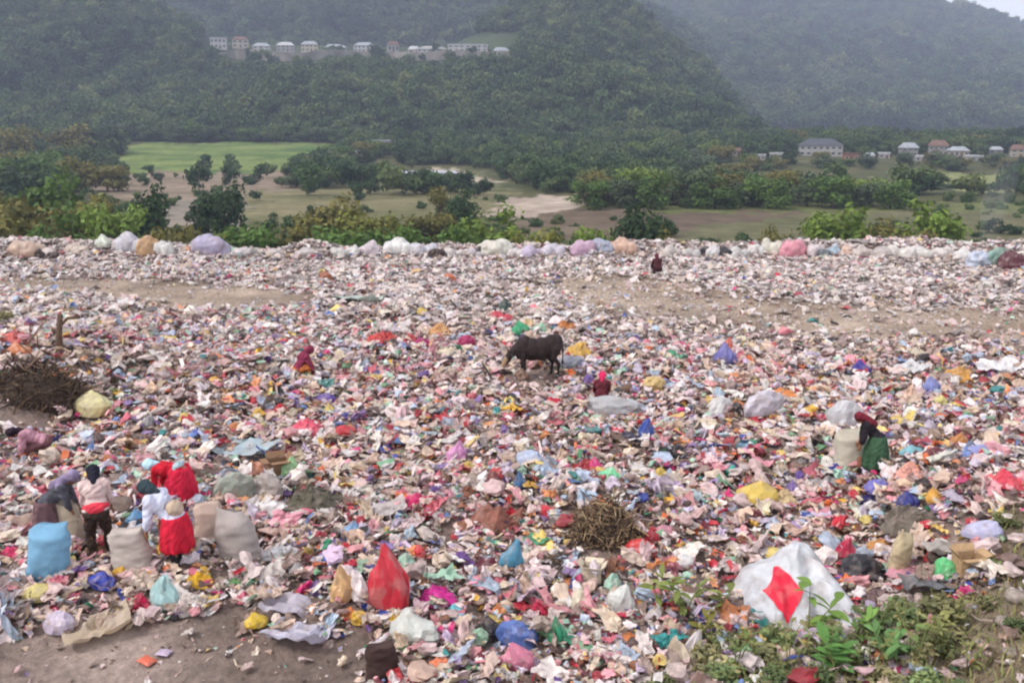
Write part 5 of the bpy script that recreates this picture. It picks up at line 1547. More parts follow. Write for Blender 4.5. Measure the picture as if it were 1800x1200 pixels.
def person(u, vb, yaw, hip, lean, label, top, bottom, scarf, hands, feet, style='skirt', sleeves=0.9, headpitch=0.3, sash=None, pos=None, waistcloth=None, drape=False, size=1.02):
    """x forward, y left, z up; yaw turns the figure in the scene. bottom is the colour of skirt or trousers"""
    x, y, z = hit(u, vb) if pos is None else pos
    root = empty('person', (x, y, z - 0.07), yaw)
    root.scale = (size, size, size)
    hipz = hip[1]; H = Vector((hip[0], 0, hipz))
    la = R(lean)
    ax = Vector((math.sin(la), 0, math.cos(la)))              # spine direction
    fw = Vector((math.cos(la), 0, -math.sin(la)))             # chest direction
    waist = H + ax * 0.16; chest = H + ax * 0.36; sh = H + ax * 0.47
    ha = la + headpitch
    hx = Vector((math.sin(ha), 0, math.cos(ha))); hf = Vector((math.cos(ha), 0, -math.sin(ha)))
    neck = sh + ax * 0.07; head = neck + hx * 0.13 + hf * 0.02
    rotT = Matrix((fw, Vector((0, 1, 0)), ax)).transposed(); rotH = Matrix((hf, Vector((0, 1, 0)), hx)).transposed()
    Y = Vector((0, 1, 0))
    arms, legs = [], []
    for s, hd in ((1, hands[0]), (-1, hands[1])):
        S = sh + Y * s * 0.165
        E, W_ = ik(S, hd, 0.27, 0.24, -fw * 0.6 + Y * s * 0.6 - Vector((0, 0, 0.2)))
        arms.append((s, S, E, W_))
    for s, ft in ((1, feet[0]), (-1, feet[1])):
        J = H + Y * s * 0.09
        A = Vector((ft[0], ft[1], 0.08))
        K, A = ik(J, A, 0.40, 0.39, Vector((1, s * 0.15, 0.15)))
        legs.append((s, J, K, A))
    # ---- body, one surface
    bm = bmesh.new()
    ellipsoid(bm, H, (0.115, 0.165, 0.12), rotT); ellipsoid(bm, waist, (0.10, 0.135, 0.13), rotT)
    ellipsoid(bm, chest, (0.115, 0.16, 0.16), rotT); capsule(bm, sh - Y * 0.15, 0.06, sh + Y * 0.15, 0.06)
    capsule(bm, sh, 0.055, neck + hx * 0.05, 0.05)
    ellipsoid(bm, head, (0.095, 0.075, 0.115), rotH)
    ellipsoid(bm, head + hf * 0.045 - hx * 0.055, (0.05, 0.05, 0.05), rotH)           # jaw
    ellipsoid(bm, head + hf * 0.095 - hx * 0.012, (0.022, 0.016, 0.028), rotH)        # nose
    for s in (-1, 1): ellipsoid(bm, head + Y * s * 0.076 - hx * 0.01, (0.022, 0.012, 0.03), rotH)   # ears
    for (s, S, E, W_) in arms:
        capsule(bm, S, 0.05, E, 0.038); capsule(bm, E, 0.038, W_, 0.027)
        d = (W_ - E).normalized(); side = d.cross(Y).normalized() if abs(d.dot(Y)) < 0.9 else fw
        flat = d.cross(side).normalized()
        ellipsoid(bm, W_ + d * 0.045, (0.045, 0.036, 0.018), Matrix((d, side, flat)).transposed())
        for k, L in enumerate((0.070, 0.082, 0.076, 0.058)):                            # four fingers, curled
            b0 = W_ + d * 0.075 + side * (k - 1.5) * 0.019
            b1 = b0 + d * L * 0.55 + flat * 0.006; b2 = b1 + d * L * 0.35 + flat * 0.028
            capsule(bm, b0, 0.0105, b1, 0.010, 6); capsule(bm, b1, 0.010, b2, 0.0085, 6)
        t0 = W_ + d * 0.03 + side * 0.034; t1 = t0 + side * 0.026 + d * 0.026; t2 = t1 + d * 0.03 + flat * 0.012
        capsule(bm, t0, 0.012, t1, 0.011, 6); capsule(bm, t1, 0.011, t2, 0.009, 6)      # thumb from the side of the palm
    for (s, J, K, A) in legs:
        capsule(bm, J, 0.082, K, 0.055); capsule(bm, K, 0.055, A, 0.034)
        ellipsoid(bm, K + (A - K) * 0.3 + Vector((-0.015, 0, 0)), (0.05, 0.05, 0.10))
        capsule(bm, A + Vector((-0.035, 0, -0.035)), 0.034, A + Vector((0.14, s * 0.02, -0.05)), 0.026)
    fuse('body', bm, 0.0135, skin_mat(), root, 2)
    # ---- face
    for s in (-1, 1):
        bm = bmesh.new(); ellipsoid(bm, head + hf * 0.088 + Y * s * 0.033 + hx * 0.012, (0.008, 0.014, 0.008), rotH)
        link('eye', mesh_bm('eye', bm, True), mat_plain('eye', lin((40, 32, 30)), 0.3, 5, 0.1), root)
    bm = bmesh.new(); ellipsoid(bm, head + hf * 0.09 - hx * 0.055, (0.01, 0.024, 0.007), rotH)
    link('mouth', mesh_bm('mouth', bm, True), mat_plain('lips', lin((116, 66, 60)), 0.5, 5, 0.1), root)
    # ---- top
    bm = bmesh.new()
    ellipsoid(bm, H + ax * 0.06, (0.138, 0.19, 0.13), rotT); ellipsoid(bm, waist, (0.128, 0.165, 0.15), rotT); ellipsoid(bm, chest, (0.145, 0.188, 0.175), rotT)
    capsule(bm, sh - Y * 0.155, 0.083, sh + Y * 0.155, 0.083)
    for (s, S, E, W_) in arms:
        if sleeves > 0.5: capsule(bm, S, 0.072, E, 0.058); capsule(bm, E, 0.056, E + (W_ - E) * (sleeves - 0.35), 0.046)
        else: capsule(bm, S, 0.072, S + (E - S) * 0.7, 0.062)
    fuse('shirt', bm, 0.016, fabric(top), root, 2, 0.05)
    # ---- lower garment
    if style == 'trousers':
        bm = bmesh.new()
        ellipsoid(bm, H, (0.14, 0.185, 0.135), rotT)
        for (s, J, K, A) in legs:
            capsule(bm, J, 0.104, K, 0.076); capsule(bm, K, 0.076, K + (A - K) * 0.9, 0.062)
        fuse('trousers', bm, 0.016, fabric(bottom), root, 2, 0.045)
    else:
        # a gathered skirt hung from the waist round both legs
        na, nr = 44, 14
        V = []
        knees = [l[2] for l in legs]; feet_ = [l[3] for l in legs]
        hem = 0.14 if style == 'skirt' else 0.42
        for j in range(nr):
            t = j / (nr - 1)
            zc = (hipz + 0.10) * (1 - t) + hem * t
            cxs = H.x + 0.04 * ax.x * (1 - t)
            kx = max(k.x for k in knees); kb = min(f.x for f in feet_)
            lo = min(kb - 0.08, H.x - 0.12); hi_ = max(kx + 0.05, H.x + 0.10)
            k = min(1, t * 2.0) ** 0.7
            x0 = (cxs - 0.145) * (1 - k) + (lo - 0.08) * k; x1 = (cxs + 0.15) * (1 - k) + (hi_ + 0.09) * k
            wy = 0.19 * (1 - k) + (max(abs(f.y) for f in feet_) + 0.11) * k
            for i in range(na):
                a = 2 * math.pi * i / na
                f_ = 1 + (0.11 * math.sin(a * 9 + 1.3 + t) + 0.06 * math.sin(a * 5 + 0.4 - 2 * t) + 0.03 * math.sin(a * 17)) * t
                V.append(((x0 + x1) / 2 + (x1 - x0) / 2 * math.cos(a) * f_, wy * math.sin(a) * f_, zc + 0.02 * math.sin(a * 4) * t))
        me = mesh_np('skirt', np.array(V), grid_faces(na, nr, True), None, True)
        o = link('skirt', me, fabric(bottom), root)
        sd = o.modifiers.new('thickness', 'SOLIDIFY'); sd.thickness = 0.012
        bm = bmesh.new()
        for (s, J, K, A) in legs: capsule(bm, K + (A - K) * 0.15, 0.066, K + (A - K) * 0.92, 0.05)
        fuse('leggings', bm, 0.016, fabric((46, 42, 46)), root, 2)
    if waistcloth:
        bm = bmesh.new()
        ellipsoid(bm, H + ax * 0.10, (0.158, 0.205, 0.085), rotT); ellipsoid(bm, H + ax * 0.08 - fw * 0.12, (0.06, 0.15, 0.09), rotT)
        fuse('waist_cloth', bm, 0.016, fabric(waistcloth), root, 3, 0.03)
    # ---- headscarf or hair
    bm = bmesh.new()
    ellipsoid(bm, head - hf * 0.022 + hx * 0.028, (0.108, 0.098, 0.118), rotH)
    ellipsoid(bm, head - hf * 0.06 - hx * 0.05, (0.075, 0.085, 0.10), rotH)
    if drape:
        capsule(bm, head - hf * 0.07 - hx * 0.06, 0.085, chest - fw * 0.10, 0.10)
        capsule(bm, sh - Y * 0.12 - fw * 0.05, 0.075, sh + Y * 0.12 - fw * 0.05, 0.075)
    else:
        capsule(bm, head - hf * 0.09 - hx * 0.04, 0.05, neck - fw * 0.09 - ax * 0.04, 0.035)
    fuse('headscarf' if max(scarf) > 70 else 'hair', bm, 0.013, fabric(scarf), root, 2, 0.035)
    if sash:
        bm = bmesh.new(); ellipsoid(bm, waist - fw * 0.13 + Y * 0.0, (0.085, 0.15, 0.13), rotT)
        capsule(bm, waist - fw * 0.12 - Y * 0.12, 0.04, chest + Y * 0.14 - fw * 0.02, 0.035)
        fuse('tied_bundle', bm, 0.014, fabric(sash), root, 3, 0.03)
    tag(root, label, 'person', 'people sorting through the waste')
    TAKEN.append((x, y, 0.3))
    return root

person(318, 1002, R(168), (0.0, 0.86), 42, 'person in white lilac top and long red skirt bending over the waste, dark head covering',
       (204, 206, 226), (198, 38, 60), (52, 64, 70), ((0.42, 0.20, 0.50), (0.46, -0.18, 0.42)), ((-0.04, 0.13), (0.10, -0.12)), 'tunic', 0.9, 0.1, sash=(188, 166, 146), size=1.1)
person(178, 976, R(112), (0.0, 0.84), 20, 'person seen from behind in pale top with red waist cloth and dark trousers',
       (208, 184, 180), (64, 52, 46), (40, 40, 52), ((0.34, 0.22, 0.62), (0.36, -0.24, 0.60)), ((-0.02, 0.13), (0.12, -0.14)), 'trousers', 0.9, 0.35, waistcloth=(216, 66, 82))
person(92, 958, R(15), (-0.05, 0.84), 48, 'person in dark top and mauve headscarf leaning over the beige sack',
       (84, 84, 92), (108, 84, 88), (142, 128, 158), ((0.44, 0.20, 0.62), (0.46, -0.16, 0.60)), ((-0.08, 0.12), (0.06, -0.12)), 'skirt', 0.9, -0.1, drape=True)
person(326, 890, R(172), (0.0, 0.78), 84, 'person in red bent double with light blue headscarf and teal waist cloth',
       (186, 34, 50), (196, 40, 66), (176, 210, 224), ((0.56, 0.18, 0.22), (0.60, -0.20, 0.18)), ((-0.08, 0.13), (0.08, -0.14)), 'skirt', 0.9, -0.25, waistcloth=(158, 178, 186))
person(74, 806, R(205), (-0.10, 0.46), 62, 'person with dark hair and mauve pink top stooping at the left edge',
       (186, 138, 152), (120, 84, 88), (44, 34, 42), ((0.42, 0.20, 0.10), (0.40, -0.2, 0.12)), ((0.02, 0.14), (0.10, -0.13)), 'trousers', 0.9, 0.1)
person(1057, 710, R(82), (-0.08, 0.30), 22, 'person crouching with back turned in pink headscarf and maroon top',
       (92, 40, 48), (78, 40, 48), (206, 44, 92), ((0.40, 0.24, 0.16), (0.42, -0.24, 0.14)), ((0.10, 0.14), (0.12, -0.14)), 'trousers', 0.9, 0.3, size=0.9)
person(1540, 828, R(166), (0.0, 0.82), 40, 'person in dark red hood, black top and green skirt bending to a sack',
       (42, 38, 44), (62, 90, 68), (104, 36, 48), ((0.46, 0.16, 0.48), (0.44, -0.18, 0.46)), ((-0.06, 0.12), (0.08, -0.13)), 'skirt', 0.9, 0.2, drape=True, size=0.9)
person(530, 664, R(20), (-0.10, 0.32), 32, 'person crouching in maroon top with orange brown lower cloth',
       (128, 52, 76), (188, 112, 64), (120, 50, 72), ((0.40, 0.22, 0.14), (0.42, -0.22, 0.12)), ((0.10, 0.15), (0.13, -0.15)), 'trousers', 0.9, 0.2, drape=True)
person(1156, 482, R(100), (-0.08, 0.34), 26, 'tiny dark maroon figure crouching just below the far brow',
       (74, 40, 46), (64, 40, 46), (92, 44, 54), ((0.40, 0.22, 0.16), (0.42, -0.22, 0.14)), ((0.10, 0.14), (0.12, -0.14)), 'trousers', 0.9, 0.2)

# ------------------------------------------------------------------ the cow, grazing on the waste with its head low
def cow():
    x, y, z = hit(946, 664)
    TAKEN.append((x, y, 0.75)); TAKEN.append((x - 0.8, y - 0.2, 0.5)); TAKEN.append((x, y - 0.7, 0.5))
    root = empty('cow', (x, y, z + 0.02), R(192)); root.scale = (1.08, 1.1, 1.12)
    hide = mat_plain('dark_brown_hide', lin((46, 34, 33)), 0.8, 9, 0.5, 0.02)
    muz = mat_plain('tan_muzzle', lin((150, 124, 96)), 0.7, 12, 0.25)
    bm = bmesh.new()
    for c, r in [((0.42, 0, 0.80), (0.26, 0.22, 0.32)), ((0.18, 0, 0.77), (0.31, 0.26, 0.31)), ((-0.10, 0, 0.77), (0.33, 0.27, 0.32)), ((-0.36, 0, 0.84), (0.28, 0.235, 0.31)),
                 ((-0.52, 0, 0.92), (0.18, 0.18, 0.23)), ((0.36, 0, 1.02), (0.15, 0.09, 0.13)), ((0.50, 0, 0.70), (0.16, 0.13, 0.20))]: ellipsoid(bm, c, r)
    capsule(bm, (0.55, 0, 0.86), 0.15, (0.80, 0.02, 0.66), 0.105)
    capsule(bm, (0.78, 0.02, 0.68), 0.105, (0.92, 0.03, 0.48), 0.085)
    for s in (-1, 1):
        dx = 0.05 * s
        # front leg: elbow, knee (wrist), fetlock, hoof
        capsule(bm, (0.40 + dx, s * 0.13, 0.66), 0.095, (0.43 + dx, s * 0.14, 0.38), 0.055); capsule(bm, (0.43 + dx, s * 0.14, 0.38), 0.052, (0.42 + dx, s * 0.14, 0.10), 0.038)
        capsule(bm, (0.42 + dx, s * 0.14, 0.10), 0.040, (0.45 + dx, s * 0.14, 0.03), 0.050)
        # hind leg: stifle forward against the belly, hock back, shank down
        capsule(bm, (-0.42 - dx, s * 0.14, 0.80), 0.15, (-0.33 - dx, s * 0.16, 0.56), 0.095); capsule(bm, (-0.33 - dx, s * 0.16, 0.56), 0.085, (-0.50 - dx, s * 0.15, 0.36), 0.048)
        capsule(bm, (-0.50 - dx, s * 0.15, 0.36), 0.047, (-0.47 - dx, s * 0.15, 0.10), 0.036); capsule(bm, (-0.47 - dx, s * 0.15, 0.10), 0.040, (-0.44 - dx, s * 0.15, 0.03), 0.050)
        capsule(bm, (0.82, s * 0.09, 0.70), 0.03, (0.80, s * 0.20, 0.68), 0.022); ellipsoid(bm, (0.79, s * 0.20, 0.67), (0.03, 0.07, 0.045))
    capsule(bm, (-0.64, 0, 0.96), 0.035, (-0.70, 0, 0.70), 0.022); capsule(bm, (-0.70, 0, 0.70), 0.022, (-0.69, 0.02, 0.42), 0.016); ellipsoid(bm, (-0.69, 0.02, 0.38), (0.03, 0.03, 0.08))
    fuse('body', bm, 0.017, hide, root, 3, 0.012)
    bm = bmesh.new(); capsule(bm, (0.90, 0.03, 0.54), 0.092, (0.985, 0.035, 0.40), 0.068); ellipsoid(bm, (1.0, 0.035, 0.375), (0.06, 0.07, 0.05))
    fuse('muzzle', bm, 0.015, muz, root, 2)
    for s in (-1, 1):
        bm = bmesh.new(); tube(bm, [(0.84, s * 0.07, 0.74), (0.86, s * 0.14, 0.80), (0.90, s * 0.16, 0.88)], [0.026, 0.02, 0.006], 8)
        link('horn', mesh_bm('horn', bm, True), mat_plain('horn', lin((96, 86, 76)), 0.5, 9, 0.2), root)
        bm = bmesh.new(); ellipsoid(bm, (0.90, 0.03 + s * 0.085, 0.62), (0.018, 0.012, 0.018))
        link('eye', mesh_bm('eye', bm, True), mat_plain('eye', lin((40, 32, 30)), 0.3, 5, 0.1), root)
        for fx in (0.45 + 0.05 * s, -0.44 - 0.05 * s):
            bm = bmesh.new(); tube(bm, [(fx, s * 0.145, -0.01), (fx, s * 0.145, 0.055)], [0.056, 0.046], 8)
            link('hoof', mesh_bm('hoof', bm), mat_plain('hoof', lin((48, 42, 40)), 0.6, 9, 0.2), root)
    tag(root, 'dark brown cow with tan muzzle lowered to the waste', 'cow')
cow()

# ------------------------------------------------------------------ sticks, stake, twig pile, debris mound
M_WOOD = mat_plain('weathered_wood', lin((96, 76, 62)), 0.9, 10, 0.35, 0.01)
M_TWIG = mat_plain('dry_twigs', lin((122, 100, 80)), 0.95, 6, 0.45)
def stick(name, u, vb, pts, r, label, mat=M_WOOD):
    x, y, z = hit(u, vb)
    bm = bmesh.new(); tube(bm, pts, r, 7)
    tag(link(name, mesh_bm(name, bm, True), mat, None, (x, y, z)), label, 'stick')
stick('leaning_stick', 868, 676, [(0.05, 0, -0.1), (-0.12, 0.05, 0.28), (-0.34, 0.1, 0.62)], [0.035, 0.035, 0.03], 'dark leaning stick left of the cow', mat_plain('dark_wood', lin((62, 58, 56)), 0.8, 8, 0.3))
stick('wooden_stake', 106, 622, [(0, 0, -0.3), (0.03, 0, 0.5), (0.12, 0.02, 1.12)], [0.10, 0.085, 0.07], 'brown wooden stake standing on the debris mound')
stick('crooked_branch', 120, 600, [(-0.45, 0, 0.1), (-0.25, 0.1, 0.42), (0.0, 0.12, 0.66), (0.35, 0.12, 0.7)], [0.05, 0.05, 0.045, 0.06], 'dark crooked branch crossing behind the stake')
stick('thin_branch', 48, 616, [(-0.1, 0, -0.1), (0.12, 0.05, 0.3), (0.42, 0.1, 0.68)], [0.03, 0.025, 0.015], 'thin pale branch slanting up left of the stake', M_TWIG)
stick('upright_twig', 68, 618, [(0, 0, -0.1), (0.0, 0, 0.3), (0.02, 0, 0.5)], [0.02, 0.02, 0.014], 'short upright twig between thin branch and stake')

def twig_pile(name, u, vb, w, d, h, n, label, mats, L=0.55, rad=0.010, seed=5, upright=0.2):
    x, y, z = hit(u, vb)
    rt = empty(name, (x, y + d * 0.4, z))
    rg = random.Random(seed)
    for mi, m in enumerate(mats):
        bm = bmesh.new()
        for i in range(n // len(mats)):
            a = rg.uniform(0, 6.28); q = math.sqrt(rg.uniform(0, 1))
            cx, cy = math.cos(a) * q * w / 2, math.sin(a) * q * d / 2
            top = h * (1 - q * q)
            c = Vector((cx, cy, rg.uniform(0.0, 1.0) * top + 0.02))
            dv = Vector((rg.gauss(0, 1), rg.gauss(0, 1), rg.gauss(0, upright))).normalized() * L * rg.uniform(0.4, 1.2) / 2
            k = Vector((rg.gauss(0, 1), rg.gauss(0, 1), rg.gauss(0, 1))) * 0.05
            r = rad * rg.uniform(0.6, 1.5)
            tube(bm, [c - dv, c + k, c + dv], [r, r, r * 0.6], 4)
        o = link('twigs', mesh_bm('twigs', bm), m, rt); o['kind'] = 'stuff'
    bm = bmesh.new(); ellipsoid(bm, (0, 0, 0), (w * 0.40, d * 0.40, h * 0.6))
    link('core', mesh_bm('core', bm, True), mat_plain('matted_straw', lin((78, 64, 54)), 0.95, 9, 0.5, 0.05), rt)
    tag(rt, label, 'brush pile')
    TAKEN.append((x, y, w * 0.4))
M_T2 = mat_plain('pale_straw', lin((164, 140, 108)), 0.95, 6, 0.35)
M_T3 = mat_plain('dark_straw', lin((74, 60, 52)), 0.95, 6, 0.35)
twig_pile('twig_pile', 1068, 962, 1.3, 0.8, 0.78, 900, 'pile of dry brown twigs and straw in the middle foreground', [M_TWIG, M_T3, M_T2], 0.6, 0.010, 5, 0.7)
twig_pile('brush_heap', 42, 716, 2.8, 1.5, 1.15, 620, 'dark heap of dead branches and leaves at the left edge', [M_TWIG, M_T3, M_T3], 0.9, 0.016, 8, 0.7)
twig_pile('straw_clump', 962, 1012, 0.55, 0.4, 0.25, 150, 'small dark straw clump left of the cream carton', [M_T3, M_TWIG], 0.4, 0.008, 12)

# ------------------------------------------------------------------ weeds and broad-leaved plants on the near bank
def leaf_mesh(seed, w=0.32):
    n = 7; V = []; rg = random.Random(seed); droop = rg.uniform(0.15, 0.45)
    for i in range(n):
        t = i / (n - 1); hw = w / 2 * math.sin(math.pi * min(1, t * 0.94 + 0.05)) ** 0.85
        zc = 0.25 * t - droop * t * t
        V += [(t, -hw, zc + 0.06 * hw * 4), (t, 0, zc - 0.01), (t, hw, zc + 0.06 * hw * 4)]
    f = []
    for i in range(n - 1):
        for k in (0, 1):
            a = i * 3 + k; f.append((a, a + 3, a + 4, a + 1))
    c = np.ones((len(f), 4)); c[:, :3] *= rg.uniform(0.85, 1.15)
    me = mesh_np('leaf', np.array(V), np.array(f), c, True); me.materials.append(M_LEAF); return me
LEAVES = [leaf_mesh(i) for i in range(4)] + [leaf_mesh(9 + i, 0.5) for i in range(2)]
M_STEM = mat_plain('green_stem', lin((112, 118, 70)), 0.7, 9, 0.2)
GP = 'leafy plants on the near bank'

def broad_plant(u, vb, hpx, nleaf, tone, label, leaf=0.24, wide=0):
    x, y, z = hit(u, vb); s = mpp(x, y, z); Hh = hpx * s
    rg = random.Random(int(u * 7 + vb))
    rt = empty('broad_leaved_plant', (x, y, z), rg.uniform(0, 6))
    bm = bmesh.new(); tops = []
    for k in range(max(2, nleaf // 6)):
        a = rg.uniform(0, 6.28); q = rg.uniform(0.1, 0.5)
        p = [Vector((0, 0, -0.05)), Vector((math.cos(a) * q * Hh * 0.4, math.sin(a) * q * Hh * 0.4, Hh * 0.5)), Vector((math.cos(a) * q * Hh, math.sin(a) * q * Hh, Hh * rg.uniform(0.75, 1.0)))]
        tube(bm, p, [0.012, 0.009, 0.004], 5); tops.append(p)
    link('stem', mesh_bm('stem', bm, True), M_STEM, rt)
    for i in range(nleaf):
        p = tops[i % len(tops)]; t = rg.uniform(0.25, 1.0)
        c = p[0].lerp(p[1], t * 2) if t < 0.5 else p[1].lerp(p[2], t * 2 - 1)
        L = leaf * rg.uniform(0.6, 1.25); k = rg.uniform(0.75, 1.2)
        col = tuple(q * k for q in lin(tone)[:3]) + (1,)
        link('leaf', LEAVES[i % len(LEAVES)], None, rt, c, (rg.uniform(-0.3, 0.3), rg.uniform(-0.6, 0.15), rg.uniform(0, 6.28)), (L, L, L), col)
    tag(rt, label, 'plant', GP)

WEEDS = [crown_mesh('foliage', 240 + i, 11, 34, 0.075, 0.6, 0.5, 0.42) for i in range(4)]
for me in WEEDS: me.materials.append(M_LEAF)
WSTEM = []
for i in range(3):
    rg = random.Random(260 + i); bm = bmesh.new()
    for k in range(9):
        a = rg.uniform(0, 6.28); q = rg.uniform(0.1, 0.45)
        tube(bm, [(0, 0, -0.05), (math.cos(a) * q * 0.5, math.sin(a) * q * 0.5, 0.45), (math.cos(a) * q, math.sin(a) * q, rg.uniform(0.6, 0.95))], [0.012, 0.009, 0.004], 5)
    WSTEM.append(mesh_bm('stem', bm, True))
def weed(u, vb, wpx, hpx, tone, label, i):
    x, y, z = hit(u, vb); s = mpp(x, y, z)
    rt = empty('bushy_weed', (x, y, z - 0.02), RNG.uniform(0, 6.28))
    k = RNG.uniform(0.85, 1.2)
    link('foliage', WEEDS[i % 4], None, rt, scale=(wpx * s, wpx * s, hpx * s), color=tuple(q * k for q in lin(tone)[:3]) + (1,))
    link('stem', WSTEM[i % 3], M_STEM, rt, scale=(wpx * s, wpx * s, hpx * s))
    tag(rt, label, 'weed', 'bushy weeds on the near bank')

for t in [
    (1200, 1090, 90, 20, (120, 132, 70), 'broad leaved yellow green plant left of the white sheet', 0.26),
    (1262, 1080, 60, 12, (126, 136, 72), 'smaller broad leaved plant right of the yellow green one', 0.22),
    (1160, 1070, 60, 9, (118, 128, 66), 'pale leafy sprig between white red bag and broad leaved plant', 0.22),
    (1232, 1130, 60, 14, (122, 116, 58), 'olive broad leaved plant below the yellow green one', 0.24),
    (1420, 1128, 100, 14, (110, 138, 66), 'leafy sprig reaching up before the red diamond', 0.32),
    (1500, 1130, 60, 16, (116, 148, 76), 'fresh green sprig below the big white sheet', 0.24),
    (1560, 1170, 70, 22, (104, 140, 84), 'fresh green broad leaved plant in the middle of the weeds', 0.28),
    (1470, 1200, 80, 24, (92, 132, 70), 'green broad leaved plant at the bottom of the weeds', 0.28),
    (1640, 1130, 60, 16, (140, 140, 86), 'yellowish leafy plant above the dirt bank', 0.2),
]: broad_plant(*t[:5], t[5], t[6])
i = 0
WT = [(112, 118, 78), (128, 126, 88), (96, 110, 72), (142, 136, 98), (118, 132, 86)]
WN = ['dull green', 'olive', 'dark green', 'yellowish', 'mid green']
spots = []
for vb in (1098, 1122, 1150, 1180, 1212, 1240):
    lo = {1098: 1560, 1122: 1430, 1150: 1300, 1180: 1250, 1212: 1170, 1240: 1160}[vb]
    hi_ = {1098: 1720, 1122: 1740, 1150: 1700, 1180: 1690, 1212: 1680, 1240: 1700}[vb]
    for u in np.arange(lo, hi_, 88):
        spots.append((u + RNG.uniform(-22, 22), vb + RNG.uniform(-8, 8)))
wseen = {}
for (u, vb) in sorted(spots):
    row = 'in the bottom row' if vb > 1195 else ('in the middle rows' if vb > 1135 else 'in the top row')
    key = (WN[i % 5], row); k = wseen.get(key, 0); wseen[key] = k + 1
    weed(u, vb, RNG.uniform(64, 110), RNG.uniform(40, 74), WT[i % 5], f'{ORD[k]} {WN[i % 5]} bushy weed from the left {row} of the bank', i)
    i += 1
for (u, vb) in ((1752, 1000), (1765, 930), (1730, 1072), (1790, 1110), (8, 570)):
    weed(u, vb, 50, 34, WT[i % 5], f'small {WN[i % 5]} weed tuft ' + {1752: 'right of the tan carton', 1765: 'at the top of the right bank', 1730: 'below the dark grey tarpaulin', 1790: 'at the right edge of the bank', 8: 'on the debris mound at the left edge'}[u], i); i += 1

for k, (u, vb, h) in enumerate([(1330, 1180, 110), (1385, 1195, 120), (1440, 1165, 100), (1530, 1190, 120), (1590, 1130, 90), (1610, 1185, 110), (1660, 1160, 90), (1680, 1110, 80), (1290, 1190, 100), (1700, 1190, 80), (1250, 1150, 80), (1545, 1120, 80)]):
    broad_plant(u, vb, h, 18, [(132, 134, 84), (146, 142, 96), (112, 132, 78)][k % 3], ['tall wispy plant below the left corner of the white sheet', 'tall wispy plant below the red diamond', 'wispy plant under the right half of the white sheet', 'tall wispy plant at the bottom below the black bag', 'wispy plant below the coral cloth', 'tall wispy plant at the bottom below the dark tarpaulin', 'wispy plant below the dark grey tarpaulin', 'short wispy plant below the bright green bag', 'wispy plant right of the white bag among the weeds', 'wispy plant at the bottom beside the bare bank', 'wispy plant above the pale yellow bag in the weeds', 'wispy plant below the brown patterned cloth'][k], 0.13)

def dry_blades():
    n = 5200
    u = RNG.uniform(1130, 1830, n); v = RNG.uniform(880, 1230, n)
    k = in_poly(u, v, BANK_R); u, v = u[k], v[k]
    V, F, Cc = [], [], []
    P = []
    for a, b in zip(u[:420], v[:420]): P.append(hit(a, b))
    P = np.array(P)
    m = 1700
    base = P[RNG.integers(0, len(P), m)] + np.concatenate([RNG.normal(0, 0.16, (m, 2)), np.zeros((m, 1))], 1)
    base[:, 2] = ground_z(base[:, 0], base[:, 1]) - 0.01
    a = RNG.uniform(0, 6.28, m); L = RNG.uniform(0.10, 0.34, m); w = RNG.uniform(0.005, 0.012, m); le = RNG.uniform(0.1, 0.9, m)
    d = np.stack([np.cos(a) * le, np.sin(a) * le, np.ones(m)], 1); d /= np.linalg.norm(d, axis=1)[:, None]
    sd = np.stack([-np.sin(a), np.cos(a), 0 * a], 1)
    mid = base + d * (L * 0.55)[:, None]; tip = base + d * L[:, None] + np.stack([np.cos(a), np.sin(a), -0.5 + 0 * a], 1) * (L * 0.25)[:, None]
    V = np.stack([base - sd * w[:, None], base + sd * w[:, None], mid + sd * w[:, None], tip, mid - sd * w[:, None]], 1).reshape(-1, 3)
    o = np.arange(m)[:, None] * 5
    F = np.concatenate([o + np.array([[0, 1, 2]]), o + np.array([[0, 2, 4]]), o + np.array([[4, 2, 3]])])
    tone = np.array([lin(c)[:3] for c in ((150, 134, 96), (120, 118, 70), (112, 92, 68), (136, 140, 86))])[RNG.integers(0, 4, m)]
    Cc = np.concatenate([tone] * 3); Cc = np.concatenate([Cc, np.ones((len(Cc), 1))], 1)
    tag(link('dry_grass', mesh_np('dry_grass', V, F, Cc), mat_attr('dry_grass_blades', 'col', 0.8, 20, 0.2)), 'sparse dry grass on the near bank', 'grass', kind='stuff')
dry_blades()

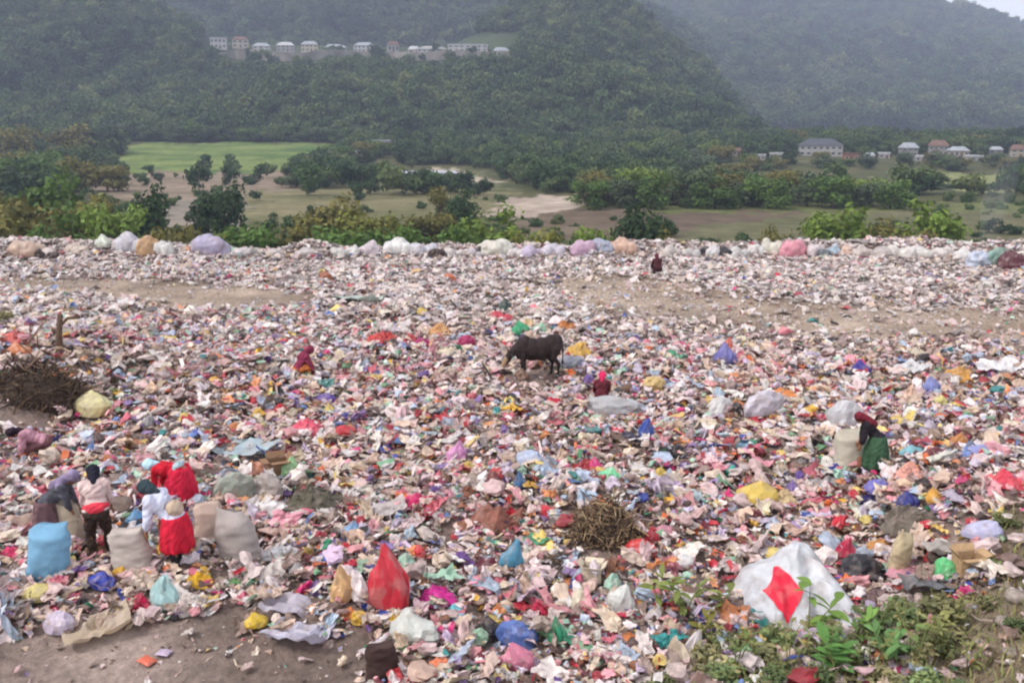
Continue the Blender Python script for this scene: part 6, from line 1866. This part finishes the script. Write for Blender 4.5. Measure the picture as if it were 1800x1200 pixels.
# stones on the bare bank
def stone_mesh(seed):
    v, f = ICO2; v = v.copy(); p = v + seed
    v *= (0.7 + 0.6 * n3(p, 1.6, seed))[:, None] * 0.5; v[:, 2] *= 0.6
    me = mesh_np('stone', v, f, None, True); me.materials.append(mat_plain('grey_stone', lin((150, 138, 130)), 0.9, 5, 0.3, 0.02)); return me
STONES = [stone_mesh(i + 3) for i in range(4)]
for k, (u, vb, w, lab) in enumerate([(1786, 1052, 44, 'pale round stone at the right edge of the bank'), (1764, 1096, 30, 'flat stone below the pale round stone'),
        (1775, 1150, 26, 'grey stone in the lower right corner'), (1640, 1185, 26, 'grey stone half hidden right of the weeds'), (1720, 1130, 20, 'small stone on the bare bank left of the flat stone'),
        (1700, 1160, 24, 'stone on the bare bank above the lower right corner')]):
    x, y, z = hit(u, vb); s = w * mpp(x, y, z)
    tag(link('stone', STONES[k % 4], None, None, (x, y, z + s * 0.1), (0, 0, k), (s, s, s)), lab, 'stone', 'stones on the bank')

litter()

# ------------------------------------------------------------------ air: thin haze over the whole valley, and two wisps of smoke
def volume_box(name, lo, hi, density, rgb, kind='stuff'):
    bm = bmesh.new()
    c = [(a + b) / 2 for a, b in zip(lo, hi)]; s = [b - a for a, b in zip(lo, hi)]
    box(bm, c, s)
    m = bpy.data.materials.new(name + '_air'); m.use_nodes = True; nt = m.node_tree; nt.nodes.clear()
    out = nt.nodes.new('ShaderNodeOutputMaterial'); v = nt.nodes.new('ShaderNodeVolumePrincipled')
    v.inputs['Color'].default_value = rgb; v.inputs['Density'].default_value = density; v.inputs['Anisotropy'].default_value = 0.0
    nt.links.new(v.outputs[0], out.inputs['Volume'])
    o = link(name, mesh_bm(name, bm), m)
    return tag(o, 'thin pale haze filling the valley air', 'haze', kind=kind)
volume_box('haze', (-3200, -40, -14), (3200, 3100, 420), 0.00028, (0.66, 0.74, 1.0, 1))

def smoke(u, v, y, w, h, dens, label):
    x = (u - 900) / FPX * (y * CP + (CAM_H + 8) * SP); z0 = z_at(v, y)
    m = bpy.data.materials.new('smoke_air'); m.use_nodes = True; nt = m.node_tree; nt.nodes.clear()
    out = nt.nodes.new('ShaderNodeOutputMaterial'); vv = nt.nodes.new('ShaderNodeVolumePrincipled')
    vv.inputs['Color'].default_value = (0.9, 0.92, 1.0, 1); vv.inputs['Density'].default_value = dens
    nt.links.new(vv.outputs[0], out.inputs['Volume'])
    b, f = ICO3; q = b.copy()
    q *= (0.45 + 1.1 * n3(q + u, 1.9, int(u)))[:, None]
    q[:, 0] *= w / 2; q[:, 1] *= w / 2; q[:, 2] *= h / 2
    q[:, 0] *= 0.55 + 0.45 * (q[:, 2] / (h / 2) + 1) / 2; q[:, 0] += 0.16 * q[:, 2]
    o = link('smoke', mesh_np('smoke', q, f, None, True), m, None, (x, y, z0 + h * 0.42))
    tag(o, label, 'smoke', kind='stuff')
smoke(1733, 430, 82, 3.0, 9.0, 0.045, 'faint grey smoke rising behind the right end of the brow')
